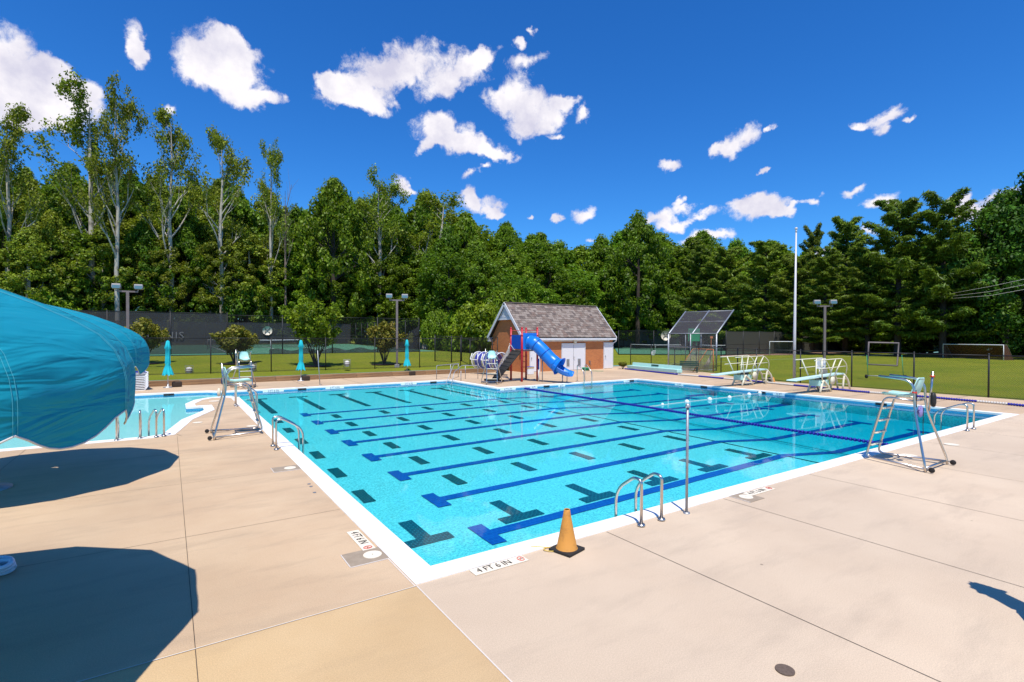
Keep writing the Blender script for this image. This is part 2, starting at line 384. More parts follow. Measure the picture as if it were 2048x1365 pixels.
def plaster(name,c1,c2,c3):
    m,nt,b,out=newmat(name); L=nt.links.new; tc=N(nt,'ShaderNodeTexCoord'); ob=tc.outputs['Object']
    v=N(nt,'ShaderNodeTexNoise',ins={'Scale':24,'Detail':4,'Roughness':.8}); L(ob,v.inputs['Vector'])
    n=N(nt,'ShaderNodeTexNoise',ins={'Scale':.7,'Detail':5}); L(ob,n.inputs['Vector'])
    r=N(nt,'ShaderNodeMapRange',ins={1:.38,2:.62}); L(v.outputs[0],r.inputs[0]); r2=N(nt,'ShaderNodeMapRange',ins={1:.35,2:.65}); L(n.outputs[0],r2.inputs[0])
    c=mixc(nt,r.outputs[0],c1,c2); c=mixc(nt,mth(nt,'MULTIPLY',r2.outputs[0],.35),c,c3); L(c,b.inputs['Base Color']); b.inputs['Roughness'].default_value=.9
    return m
M['plaster']=plaster('pool_plaster_caustic_fleck',(.40,.48,.46),(.97,.96,.90),(.70,.78,.72))  # plaster fleck whose light and dark contrast paints in caustic sparkle
M['plaster2']=plaster('wading_pool_plaster',(.62,.66,.60),(.70,.72,.66),(.62,.64,.58))

def water_mat():
    m,nt,b,out=newmat('pool_water'); L=nt.links.new; nt.nodes.remove(b)
    tc=N(nt,'ShaderNodeTexCoord'); ob=tc.outputs['Object']
    n1=N(nt,'ShaderNodeTexNoise',ins={'Scale':1.1,'Detail':4,'Roughness':.55}); L(ob,n1.inputs['Vector'])
    bp=N(nt,'ShaderNodeBump',ins={'Strength':.10,'Distance':.02}); L(n1.outputs[0],bp.inputs['Height'])
    fr=N(nt,'ShaderNodeFresnel',ins={'IOR':1.33}); L(bp.outputs[0],fr.inputs['Normal'])
    g=N(nt,'ShaderNodeBsdfGlossy',ins={'Roughness':.02}); L(bp.outputs[0],g.inputs['Normal']); g.inputs[0].default_value=(.9,.9,.9,1)
    t=N(nt,'ShaderNodeBsdfTransparent')
    f=mth(nt,'MINIMUM',mth(nt,'MULTIPLY',fr.outputs[0],.62),.42)
    mx=N(nt,'ShaderNodeMixShader'); L(f,mx.inputs[0]); L(t.outputs[0],mx.inputs[1]); L(g.outputs[0],mx.inputs[2]); L(mx.outputs[0],out.inputs['Surface'])
    va=N(nt,'ShaderNodeVolumeAbsorption',ins={'Density':WDENS}); va.inputs[0].default_value=(*WCOL,1); L(va.outputs[0],out.inputs['Volume'])
    return m
WDENS=1.5; WCOL=(.09,.86,.915)
M['water']=water_mat()
for m in M.values():
    if m.node_tree: pass

# ------------------------------------------------------------------ sun and sky
SUN_EL=R_(66); sh=Vector((.48,.88)).normalized()     # shadows fall along sh
toSun=Vector((-sh.x*math.cos(SUN_EL),-sh.y*math.cos(SUN_EL),math.sin(SUN_EL)))
sl=bpy.data.lights.new('sun','SUN'); sl.energy=4.2; sl.angle=R_(.5); sl.color=(1,.955,.88)
so=bpy.data.objects.new('sun',sl); COL.objects.link(so); so.rotation_euler=toSun.to_track_quat('Z','Y').to_euler(); so.location=(0,0,60)
W=bpy.data.worlds.new('World'); SC.world=W; W.use_nodes=True; wt=W.node_tree
for n in list(wt.nodes): wt.nodes.remove(n)
wl=wt.links.new
sky=N(wt,'ShaderNodeTexSky',sky_type='NISHITA',sun_disc=False,sun_elevation=SUN_EL,sun_rotation=math.atan2(toSun.x,toSun.y),air_density=1.0,dust_density=.3,ozone_density=3.0,altitude=50)
hs=N(wt,'ShaderNodeHueSaturation',ins={'Saturation':1.28,'Value':1}); wl(sky.outputs[0],hs.inputs['Color'])
vm=N(wt,'ShaderNodeVectorMath',operation='MULTIPLY'); vm.inputs[1].default_value=(.44,.93,1.38); wl(hs.outputs[0],vm.inputs[0])
tc=N(wt,'ShaderNodeTexCoord'); sp=N(wt,'ShaderNodeSeparateXYZ'); wl(tc.outputs['Generated'],sp.inputs[0])
az=mth(wt,'ARCTAN2',sp.outputs[1],sp.outputs[0]); el=mth(wt,'ARCSINE',sp.outputs[2])
cb0=N(wt,'ShaderNodeCombineXYZ'); wl(az,cb0.inputs[0]); wl(el,cb0.inputs[1])
wn=N(wt,'ShaderNodeTexNoise',ins={'Scale':26,'Detail':5,'Roughness':.55}); wl(cb0.outputs[0],wn.inputs['Vector'])
wa=N(wt,'ShaderNodeVectorMath',operation='SUBTRACT'); wl(wn.outputs['Color'],wa.inputs[0]); wa.inputs[1].default_value=(.5,.5,.5)
wb=N(wt,'ShaderNodeVectorMath',operation='MULTIPLY'); wl(wa.outputs[0],wb.inputs[0]); wb.inputs[1].default_value=(.055,.045,0)
cb=N(wt,'ShaderNodeVectorMath',operation='ADD'); wl(cb0.outputs[0],cb.inputs[0]); wl(wb.outputs[0],cb.inputs[1])
def azel(px,py):
    d=ray(px,py).normalized(); return math.atan2(d.y,d.x), math.asin(d.z)
# clouds: bearing of centre, half-width, half-height, tilt (photograph pixels as angles), weight
CL=[(20,150,110,75,20),(90,185,110,60,10),(150,180,60,22,15),(0,190,90,60,0),(70,245,45,18,-8),(115,140,30,28,0),
 (272,82,20,45,-10),(268,108,18,22,0),
 (440,110,75,55,0),(470,150,60,55,0),(400,135,50,38,0),(490,200,40,26,10),(545,188,22,10,0),(455,80,30,22,0),
 (345,222,20,9,-10),
 (735,160,90,42,-18),(825,125,60,42,-20),(700,185,60,26,20),(745,205,45,22,0),(925,133,58,30,-5),(880,175,50,22,-20),(965,115,30,14,-20),(660,165,22,20,0),
 (1050,120,38,14,-15),(1035,90,14,9,0),(1040,180,40,32,0),(1010,205,44,26,15),(1085,225,62,36,-8),(1055,260,40,20,0),(1130,205,22,14,0),(1165,235,9,20,20),(1115,272,16,6,0),
 (900,270,70,32,10),(880,250,26,26,0),(960,295,60,18,10),(850,295,26,12,-30),(1000,310,34,9,10),(940,350,18,9,-20),(975,332,14,7,-20),(1065,65,12,9,30),
 (805,372,22,17,30),(830,384,18,9,10),(958,410,46,18,10),(945,395,22,14,40),(985,428,22,8,0),
 (1165,428,24,12,-20),(1110,437,12,6,0),(1062,438,9,5,-20),
 (1475,283,52,20,-25),(1440,297,22,10,-20),(1540,255,12,5,-30),(1336,330,17,9,-15),(1523,343,11,5,-25),
 (1765,235,50,11,-12),(1765,257,20,10,-10),(1710,248,18,6,20),(1820,230,9,5,0),
 (1520,415,72,22,0),(1500,402,40,14,0),(1560,428,40,9,0),(1600,412,22,8,-15),(1632,404,13,9,0),
 (1330,438,28,17,-15),(1350,452,34,9,-10),(1370,420,20,10,0),(1352,407,10,6,-30),(1405,432,32,9,-10),
 (1390,478,34,14,-20),(1440,468,28,9,-5),(1300,440,16,8,0),
 (1750,404,36,12,-18),(1708,386,24,9,-12),(1945,425,44,22,5),(1915,412,26,14,0),(1920,394,14,8,-20),(1995,388,34,10,-15),
 (1645,505,22,8,-10),(1740,456,12,8,0),(1185,478,12,6,0)]
acc=None
for i,(x,y,a,b,t) in enumerate(CL):
    A0,E0=azel(x,y); A1,E1=azel(x+a,y); A2,E2=azel(x,y-b)
    mp=N(wt,'ShaderNodeMapping',vector_type='TEXTURE'); mp.inputs['Location'].default_value=(A0,E0,0)
    mp.inputs['Rotation'].default_value=(0,0,R_(t)); mp.inputs['Scale'].default_value=(abs(A1-A0)*1.45+1e-4,abs(E2-E0)*1.5+1e-4,1); wl(cb.outputs[0],mp.inputs[0])
    gr=N(wt,'ShaderNodeTexGradient',gradient_type='SPHERICAL'); wl(mp.outputs[0],gr.inputs[0])
    if acc is None: acc=gr.outputs['Fac']
    else:
        acc=mth(wt,'ADD',acc,gr.outputs['Fac'])
nz=N(wt,'ShaderNodeTexNoise',ins={'Scale':26,'Detail':10,'Roughness':.70,'Distortion':.25}); wl(cb0.outputs[0],nz.inputs['Vector'])
nz2=N(wt,'ShaderNodeTexNoise',ins={'Scale':11,'Detail':6,'Roughness':.6}); mo=N(wt,'ShaderNodeVectorMath',operation='ADD'); mo.inputs[1].default_value=(3.3,.03,0); wl(cb0.outputs[0],mo.inputs[0]); wl(mo.outputs[0],nz2.inputs['Vector'])
dens=mth(wt,'ADD',acc,mth(wt,'MULTIPLY',mth(wt,'SUBTRACT',nz.outputs[0],.52),1.9))
dens=mth(wt,'MULTIPLY',dens,mth(wt,'MULTIPLY',acc,9,True))
cm=N(wt,'ShaderNodeMapRange',interpolation_type='SMOOTHSTEP',ins={1:.14,2:.80}); wl(dens,cm.inputs[0])
shd=N(wt,'ShaderNodeMapRange',ins={1:.42,2:.66}); wl(nz2.outputs[0],shd.inputs[0])
cc=mixc(wt,shd.outputs[0],(8.4,8.1,8.4),(5.6,5.5,6.7))
edge=N(wt,'ShaderNodeMapRange',ins={1:.3,2:.75,3:.55,4:1}); wl(dens,edge.inputs[0])
fin=mixc(wt,cm.outputs[0],vm.outputs[0],cc)
bg=N(wt,'ShaderNodeBackground',ins={'Strength':.1}); wl(fin,bg.inputs[0]); wo=N(wt,'ShaderNodeOutputWorld'); wl(bg.outputs[0],wo.inputs[0])
W.cycles.sampling_method='MANUAL'; W.cycles.sample_map_resolution=512

# ------------------------------------------------------------------ ground
def hgt(x,y):
    hy=np.interp(y,[28.6,30.3,43.5,78,110,160],[.30,.48,1.10,1.38,2.4,7])
    sx=np.interp(x,[22,36],[1,0]); far=np.interp(math.hypot(x,y),[120,170],[0,4])*(1 if y>0 else 0)
    return float(hy*sx+far*(1-sx))*(1 if y>28.55 else 0)+(.0 if y>28.55 else 0)
def grid_sheet(name,xs,ys,f,mat):
    vs=[(x,y,f(x,y)) for y in ys for x in xs]; nx=len(xs)
    fs=[(j*nx+i,j*nx+i+1,(j+1)*nx+i+1,(j+1)*nx+i) for j in range(len(ys)-1) for i in range(nx-1)]
    mb=MB(); mb.add(vs,fs,0,True); return mb.build(name,mat)
xs=[-900,-400,-200,-120,-80,-60,-45,-30,-20,-10,0,5,10,15,20,22,24,26,28,30,33,36,40,45,50,60,70,85,100,120,160,250,500,900]
ys=[28.75,29.4,30.3,33,36,40,43.5,44.2,50,60,70,78,85,95,110,130,160,200,300,600,1200]
tag(grid_sheet('lawn',xs,ys,hgt,M['lawn']),kind='structure')
mb=MB()
mb.quad((29.0,-900,-.012),(900,-900,-.012),(900,28.75,-.012),(29.0,28.75,-.012))
tag(mb.build('playing_field',M['lawn']),kind='structure')
mb=MB(); mb.quad((-900,-900,-.03),(29.0,-900,-.03),(29.0,-40,-.03),(-900,-40,-.03)); mb.quad((-900,-40,-.03),(-60,-40,-.03),(-60,28.75,-.03),(-900,28.75,-.03))
tag(mb.build('ground',M['lawn']),kind='structure')
# pool outline (water edge), counter-clockwise
WOUT=[(.33,.33),(22.8,.33),(22.8,17.9),(12.2,17.9),(12.2,23.65),(-.2,23.65),(-.75,24.25),(-1.4,24.4),(-11,24.4),(-11,11.95),(-2.75,11.95),(-2.45,12.1),(-1.95,14.8),(-1.2,16.9),(-1.2,18.1),(-1.75,18.1),(-1.75,19.3),(-1.4,20.6),(-.85,21.3),(-.1,21.4),(.33,20.8)]
COUT=offset(WOUT,.33)
DECK=[(-60,-40),(29.0,-40),(29.0,14),(31.8,18.5),(34.4,28.75),(-60,28.75)]
mb=MB()
y0=-.05
outer=DECK
# deck in three pours round the pool
def clip(poly, a, b, c):   # keep a*x+b*y>=c
    out=[]
    for i in range(len(poly)):
        p,q=poly[i-1],poly[i]; dp=a*p[0]+b*p[1]-c; dq=a*q[0]+b*q[1]-c
        if (dp>=0)!=(dq>=0):
            t=dp/(dp-dq); out.append((p[0]+t*(q[0]-p[0]),p[1]+t*(q[1]-p[1])))
        if dq>=0: out.append(q)
    return out
south=[p for p in DECK]
S=clip(DECK,0,-1,.0)                                     # everything nearer than the near coping
mb.poly(clip(S,-1,0,0),0,2); mb.poly(clip(S,1,0,0),0,1)
Nn=clip(DECK,0,1,0.0)
i0=COUT.index(min(COUT,key=lambda p:(abs(p[0])+abs(p[1]))))
near=[(x,max(y,.0005)) for x,y in COUT]
# north part: cut the pool out along x so that loops stay simple
mb.poly(Nn,0,0,[near])
def strip(mb,a,b,w,z,m):
    a=Vector(a);b=Vector(b);d=(b-a).normalized();n=Vector((-d.y,d.x))*w/2
    mb.quad((*(a-n),z),(*(b-n),z),(*(b+n),z),(*(a+n),z),m)
for x in (-2.11,-5.2,-8.3): strip(mb,(x,-14),(x,11.6),.0065,.004,3)
for x in (2.9,5.64,8.5,11.4,14.4,17.4,20.4,23.4): strip(mb,(x,-.02),(x,-14),.008,.004,3)
for y in (3.03,6.1,9.1): strip(mb,(-20,y),(-.01,y),.006,.004,3)
strip(mb,(0,-14),(0,-.03),.014,.004,4); strip(mb,(-20,-.03),(0,-.03),.013,.006,4)
strip(mb,(-.018,-.03),(-.018,1.0),.014,.004,4); strip(mb,(-14,-3.1),(30,-3.1-.0),.012,.0045,3) if False else None
for y in (3,6,9,12,15): strip(mb,(23.2,y),(28.9,y),.02,.004,3)
for x in (1,4,7,10,13,16,19): strip(mb,(x,24.1),(x,28.4),.02,.004,3)
strip(mb,(-2.11,11.9),(-2.0,11.5),.012,.004,3)
tag(mb.build('pavement',[M['deck'],M['deck2'],M['deck3'],M['joint'],M['seal']]),kind='structure')
mb=MB(); mb.poly(COUT,.012,0,[WOUT]); mb.wall(WOUT,-.055,.012,0,True); mb.wall(COUT,-.02,.012,0)
lip=offset(WOUT,.02); mb.wall(WOUT,-.06,-.055,0)
tag(mb.build('pool_kerb',M['coping']),kind='structure')

# pool shell -------------------------------------------------------
WZ=-.115
def zf(x,y):
    zl=np.interp(y,[0,2,6,10,16,24],[-.66,-.60,-.50,-.42,-.34,-.285])
    zr=np.interp(y,[0,4,10,24],[-.43,-.37,-.325,-.275])
    zd=np.interp(y,[0,4,8,12,16,18,24],[-.74,-.64,-.54,-.475,-.40,-.385,-.36])
    if x<=11.4: t=max(0,x)/11.4; return float(zl*(1-t)+zr*t)
    if x<=14.2: t=(x-11.4)/2.8; return float(zr*(1-t)+(zd*.96)*t)
    t=min(1,(x-14.2)/6); return float(zd*.96*(1-t)+zd*t)
wz=-.21
mb=MB(); mb.wall(offset(WOUT,.004),-.27,-.05,1,True); mb.wall(offset(WOUT,.004),-1.3,-.27,0,True)
fx=[.3,2,4,6,8,10,11.4,14.2,17,20,22.85]; fy=[.3,1,2,3,4,5,6,8,10,12,14,16,18,20,22,23.7]
vs=[(x,y,zf(x,y)) for y in fy for x in fx]; nx=len(fx)
fs=[(j*nx+i,j*nx+i+1,(j+1)*nx+i+1,(j+1)*nx+i) for j in range(len(fy)-1) for i in range(nx-1)]
mb.add(vs,fs,0)
mb.quad((-11.1,11.9,wz),(.3,11.9,wz),(.3,24.5,wz),(-11.1,24.5,wz),2)
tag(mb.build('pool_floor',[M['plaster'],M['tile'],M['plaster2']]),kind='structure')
mb=MB(); mb.poly(offset(WOUT,.002),WZ,0); mb.wall(offset(WOUT,.002),-1.25,WZ,0)
mb2=MB(); mb2.poly(offset(WOUT,.002),-1.25,0); mb.add(mb2.v,[f[::-1] for f in mb2.f],0)
tag(mb.build('water',M['water']),kind='structure')

# lane markings on the floor
from mathutils import noise as _nz
def wob(x,y,z):
    v=_nz.noise_vector(Vector((x*4.3,y*4.3,0))); w=_nz.noise_vector(Vector((x*1.6,y*1.6,5)))
    return (x+.012*v.x+.008*w.x, y+.012*v.y+.008*w.y, z)
def floor_rect(mb,x0,x1,y0,y1,m=0,dz=.012,jag=True):
    nxx=max(2,int((x1-x0)/.14)); xs_=sorted(set([x0+(x1-x0)*i/nxx for i in range(nxx+1)]+[b for b in (11.4,14.2,2,4,6,8,10,17,20) if x0<b<x1]))
    nyy=max(2,int((y1-y0)/.14)); ys_=sorted(set([y0+(y1-y0)*i/nyy for i in range(nyy+1)]+[b for b in fy if y0<b<y1]))
    for i in range(len(xs_)-1):
        for j in range(len(ys_)-1):
            a,b,c,d=xs_[i],xs_[i+1],ys_[j],ys_[j+1]
            mb.quad(*[wob(q[0],q[1],zf(*q)+dz) for q in ((a,c),(b,c),(b,d),(a,d))],m)
mb=MB()
for k in range(8):
    y=2.08+1.985*k
    floor_rect(mb,2.28,20.45,y-.125,y+.125); floor_rect(mb,2.02,2.30,y-.42,y+.42,0,.014); floor_rect(mb,20.43,20.7,y-.42,y+.42,0,.014)
for yy in (12.6,8.2):
    floor_rect(mb,21.0,22.7,yy-.22,yy+.22)
tag(mb.build('floor_markings',M['bluetile']),kind='structure')
mb=MB()
cols=[1.22,3.1,5.02,6.92,8.8,10.75]
for k,x in enumerate(cols):
    floor_rect(mb,x-.125,x+.125,2.52,3.36); floor_rect(mb,x-.44,x+.44,2.27,2.54,0,.014)
    for j in range(6):
        yc=5.1+1.985*j; dx_=.2 if k==0 else 0; floor_rect(mb,x-.125-dx_,x+.125-dx_,yc-.42,yc+.42)
    floor_rect(mb,x-.125,x+.125,17.0,21.9); floor_rect(mb,x-.44,x+.44,21.88,22.15,0,.014)
floor_rect(mb,11.36,11.42,.4,23,0,.012); floor_rect(mb,14.17,14.22,.4,17.8,0,.012)
tag(mb.build('floor_markings',M['marktile']),kind='structure')
floorq=None

# wall marker plates on the far tile bands
def wall_text(x,y,face,txt,n):
    t=thing('depth_marker','white %s marker %s'%(txt,n),'depth marker',(x,y,-.06))
    mb=MB(); w=.16*len(txt)*.62+.1
    if face=='S': mb.box((0,-.006,-.015),(w,.012,.13)); Mx=Matrix.Translation((0,-.014,-.015))@Matrix.Rotation(PI/2,4,'X')
    else: mb.box((-.006,0,-.015),(.012,w,.13)); Mx=Matrix.Translation((-.014,0,-.015))@Matrix.Rotation(-PI/2,4,'Z')@Matrix.Rotation(PI/2,4,'X')
    mb.build('plate',M['signw'],t); m2=MB(); text_mb(txt,.13,Mx,m2); m2.build('lettering',M['ink'],t)
wall_text(2.2,23.65,'S','3 FT 6 IN','on the far wall nearest the left lifeguard chairs')
wall_text(5.3,23.65,'S','3 FT 4 IN','on the far wall below the thin leaning pole')
wall_text(9.6,23.65,'S','3 FT 6 IN','on the far wall below the lamp post umbrella')
wall_text(12.9,17.9,'S','4 FT 6 IN','at the corner below the middle lifeguard chair')
wall_text(14.6,17.9,'S','5 FT','left of the red slide posts')
wall_text(16.6,17.9,'S','6 FT','right of the red slide posts')
wall_text(21.9,17.9,'S','11 FT','beside the far right corner of the pool')
wall_text(22.8,14.6,'W','11 FT','on the right wall near the far corner')
wall_text(22.8,8.6,'W','12 FT','on the right wall between the diving boards')
# black drain slots in the tile band
for i,(x,y,f) in enumerate([(-2.3,24.4,0),(3.6,23.65,0),(11.2,23.65,0),(15.5,17.9,0),(22.3,17.9,0),(22.8,12.9,1),(22.8,9.5,1),(22.8,4.2,1)]):
    mb=MB(); mb.box((0,-.006,0) if not f else (-.006,0,0),(.42,.012,.09) if not f else (.012,.42,.09))
    mb.box((0,-.014,0) if not f else (-.014,0,0),(.38,.006,.012) if not f else (.006,.38,.012))
    o=mb.build('skimmer_mouth',M['black']); o.location=(x,y,-.075)
    tag(o,'black skimmer opening in the blue tiles '+['of the small pool at left','left of the thin pole on the far wall','near the stair handrails','below the red slide posts','beside the far right corner','nearer the far corner on the right wall','under the first diving board','right of the second diving board'][i],'skimmer',group='skimmer openings in the pool wall')

# ------------------------------------------------------------------ deck details
def deck_marker(c,rz,label):
    t=thing('depth_marker',label,'depth marker',(c.x,c.y,.004),rz); t.scale=(.74,.98,1)
    mb=MB(); mb.box((0,0,.003),(1.02,.17,.006)); mb.build('plate',M['lid'],t)
    m2=MB(); text_mb('4 FT 6 IN',.165,Matrix.Translation((-.1,-.0,.0085)),m2,0,.001,1.0); m2.build('lettering',M['ink'],t)
    m3=MB(); m3.tube([(.42+.055*math.cos(2*PI*j/20),.055*math.sin(2*PI*j/20),.008) for j in range(20)],.006,4,closed=True)
    m3.box((.42,0,.008),(.1,.008,.004),rz=PI/4); m3.build('no_diving_symbol',M['redink'],t)
    m4=MB(); m4.box((.42,0,.0075),(.07,.01,.003),rz=-.3); m4.build('swimmer_icon',M['ink'],t)
deck_marker(Vector((-.125,1.60,0)),-PI/2,'4 FT 6 IN marker on the left pool edge near the skimmer lid pad')
a=G(998,1131); deck_marker(Vector((a.x,-.10,0)),0,'4 FT 6 IN marker with no diving symbol left of the orange cone')
a=G(1513,982); deck_marker(Vector((a.x,-.12,0)),0,'4 FT 6 IN marker beyond the tall thin post on the near pool edge')
def drain(px,py,rz,label,pad=True,r=.115):
    a=G(px,py); t=thing('deck_skimmer',label,'skimmer lid',(a.x,a.y,.004),rz,'round skimmer lids set in the deck')
    if pad:
        mb=MB(); mb.box((-.06,0,.001),(.55,.42,.006)); mb.build('concrete_pad',M['pad'],t)
        m3=MB(); m3.box((-.06,-.215,.0015),(.55,.012,.008)); m3.box((-.34,0,.0015),(.012,.42,.008)); m3.build('sealant_edge',M['seal'],t)
    m2=MB(); m2.disc((0,0,.009),r,28,h=.006); m2.build('lid',M['lid'],t)
    m4=MB(); m4.disc((0,0,.011),.008,10); m4.build('screw',M['ink'],t)
drain(745,1111,0,'cream round skimmer lid in a grey pad beside the near pool corner')
drain(580,937,0,'cream round skimmer lid on the left deck between ladder and corner')
drain(1492,995,-PI/2,'cream round skimmer lid behind the tall thin post')
drain(1818,912,-PI/2,'cream round skimmer lid under the right lifeguard chair',False,.16)
drain(1903,890,-PI/2,'cream round skimmer lid beside the far near-side ladder',False,.16)
drain(503,853,0,'cream round skimmer lid at the foot of the left lifeguard chair',False,.14)
drain(395,846,0,'cream round skimmer lid near the bend of the small pool edge',False,.14)
drain(428,803,0,'cream round skimmer lid at the tip of the deck between the two pools',False,.2)
a=G(1570,1342); mb=MB(); mb.disc((0,0,.012),.075,28,h=.01); o=mb.build('drain_cover',M['cover']); o.location=a
tag(o,'small round bronze drain cover in the deck at the bottom right','drain cover')
for i,(px,py,l) in enumerate([(618,969,'small grey bolt plate on the left deck'),(622,974,'small grey anchor cap on the left deck'),(629,986,'small round anchor cap beside the left coping')]):
    a=G(px,py); mb=MB(); mb.disc((0,0,.010),.03,14,h=.008); o=mb.build('anchor_cap',M['steel2']); o.location=a; tag(o,l,'anchor cap')

# ------------------------------------------------------------------ pool ladders
def ladder(label,loc,rz,gap=.46,h=.72,reach=.62,grp='steel pool ladders',water=True):
    t=thing('pool_ladder',label,'pool ladder',loc,rz,grp)     # deck side at y=0, water toward +y
    for s in (-1,1):
        x=s*gap/2; mb=MB()
        p=fillet([(x,0,.0),(x,0,h),(x,.14,h+.02),(x,reach,h*.62),(x,reach,-.85 if water else 0)],.22,7)
        mb.tube(p,.024,10); mb.build('handrail',M['steel'],t)
        m2=MB(); m2.lathe([(.001,.03),(.05,.028),(.06,.012),(.06,.0)],(x,0,.002),14); m2.build('base_flange',M['steel'],t)
    if water:
        for z in (-.28,-.5,-.72): mb=MB(); mb.box((0,reach+.02,z),(gap,.08,.025)); mb.build('tread',M['steel'],t)
    return t
ladder('bright steel ladder rails beside the orange cone at the near edge',(3.70,-.14,.01),0,.44,.66,.52)
ladder('steel ladder rails on the left pool edge in front of the left lifeguard chair',(-.12,8.5,.01),-PI/2,.5,.72,.62)
ladder('steel ladder rails at the far end of the near edge behind the right lifeguard chair',(17.66,-.1,.01),0,.56,.75,.8)
ladder('steel ladder rails at the tip of the deck between the two pools',(-.1,17.6,.01),-PI/2,.4,.85,.75)
t_=ladder('steel ladder rails entering the small pool, the pair partly behind the canopy',(-3.2,11.7,.01),0,.5,.72,.6)
ladder('steel ladder rails entering the small pool right of the big canopy',(-2.5,11.72,.01),PI*.1,.18,.72,.6)
ladder('thin steel ladder at the far pool edge right of the blue slide',(18.55,18.45,.01),PI,.62,1.0,.62)

# stair handrails at the far corner
def stair_rail(label,pts,posts):
    t=thing('stair_handrail',label,'handrail',(0,0,0),0,'handrails of the far pool stairs')
    mb=MB(); mb.tube(fillet(pts,.12,4),.022,8); mb.build('rail',M['galv'],t)
    for p,h in posts:
        m2=MB(); m2.tube([(p[0],p[1],0),(p[0],p[1],h)],.022,8); m2.build('post',M['galv'],t)
stair_rail('left grey handrail sloping into the water at the far stairs',[(12.0,24.9,0),(12.0,24.9,.86),(14.0,25.6,.9),(12.9,24.3,.9),(11.6,22.9,-.3)],[((13.2,25.3),.88),((13.9,25.55),.9)])
stair_rail('right grey handrail sloping into the water at the far stairs',[(14.3,23.6,0),(14.3,23.6,.86),(13.3,23.9,.88),(12.35,23.1,.55),(11.8,22.5,-.35)],[((13.6,24.0),.86),((12.7,22.9),.62)])

# ------------------------------------------------------------------ lifeguard chair (faces +y)
def guard_chair(label,loc,rz):
    t=thing('lifeguard_chair',label,'lifeguard chair',loc,rz,'steel lifeguard chairs')
    r=.024
    for s in (-1,1):
        mb=MB(); mb.tube(fillet([(s*.60,-.60,.06),(s*.30,.60,.06),(s*.285,.24,1.45),(s*.28,-.30,1.40)],.16,6),r,10); mb.build('front_leg',M['steel'],t)
        mb=MB(); mb.tube(fillet([(s*.60,-.62,0),(s*.60,-.60,.16),(s*.30,-.32,1.22),(s*.29,-.30,1.84),(s*.285,.36,1.90)],.24,7),r,10); mb.build('rear_leg',M['steel'],t)
        mb=MB(); mb.lathe([(.001,-.016),(.046,-.018),(.055,-.01),(.055,.01),(.046,.018),(.001,.016)],(0,0,0),18)
        o=mb.build('wheel',M['rubber'],t); o.rotation_euler=(0,PI/2,0); o.location=(s*.60,-.72,.057)
        mb=MB(); mb.tube([(s*.60,-.62,.067),(s*.60,-.72,.067)],.014,8); mb.build('wheel_bracket',M['steel2'],t)
    mb=MB(); mb.tube([(-.60,-.60,.07),(.60,-.60,.07)],r,10); mb.build('crossbar',M['steel'],t); mb=MB(); mb.tube([(-.28,-.3,1.40),(.28,-.3,1.40)],.02,8); mb.build('seat_bar',M['steel'],t)
    for i in range(4):
        z=.32+.285*i; f=(z-.06)/1.39; y=.60-.36*f
        mb=MB(); mb.box((0,y-.01,z),(.56,.085,.03),bev=.006); mb.build('rung',M['cream'],t)
    # moulded seat shell
    mb=MB(); prof=[(.34,1.475,.20),(.28,1.500,.235),(.1,1.485,.245),(-.08,1.475,.245),(-.20,1.50,.24),(-.27,1.58,.235),(-.32,1.72,.215),(-.36,1.86,.18),(-.37,1.90,.13)]
    vs=[];nx=9
    for (y,z,w) in prof:
        for i in range(nx):
            u=-1+2*i/(nx-1); vs.append((u*w, y+(.05*u*u if z>1.55 else 0), z+(.05*u*u if z<1.56 else 0)))
    k=len(vs)
    for v in vs[:k]: vs.append((v[0],v[1]-.018,v[2]-.018))
    fs=[(j*nx+i,j*nx+i+1,(j+1)*nx+i+1,(j+1)*nx+i) for j in range(len(prof)-1) for i in range(nx-1)]
    fs+=[tuple(k+q for q in f[::-1]) for f in fs]
    rim=[i for i in range(nx)]+[j*nx+nx-1 for j in range(1,len(prof))]+[(len(prof)-1)*nx+i for i in range(nx-2,-1,-1)]+[j*nx for j in range(len(prof)-2,0,-1)]
    fs+=[(rim[i],rim[(i+1)%len(rim)],k+rim[(i+1)%len(rim)],k+rim[i]) for i in range(len(rim))]
    mb.add(vs,fs,0,True); mb.build('seat',M['mint'],t)
    mb=MB(); mb.tube([(.36,-.36,1.15),(.37,-.42,2.02)],.022,8); mb.build('umbrella_holder',M['steel'],t)
    return t
gc=guard_chair('mint seated steel lifeguard chair on the near edge at right, hung with a black pack',(11.25,-.64,.012),0)
dup(gc,'mint seated steel lifeguard chair on the left deck between the two pools',(-.68,11.0,.012),-PI/2)
dup(gc,'mint seated lifeguard chair standing before the timber edge on the far side',(1.05,25.25,.012),PI)
dup(gc,'mint seated lifeguard chair on the deck corner left of the red slide posts',(13.25,20.15,.012),math.atan2(.5,-.85))
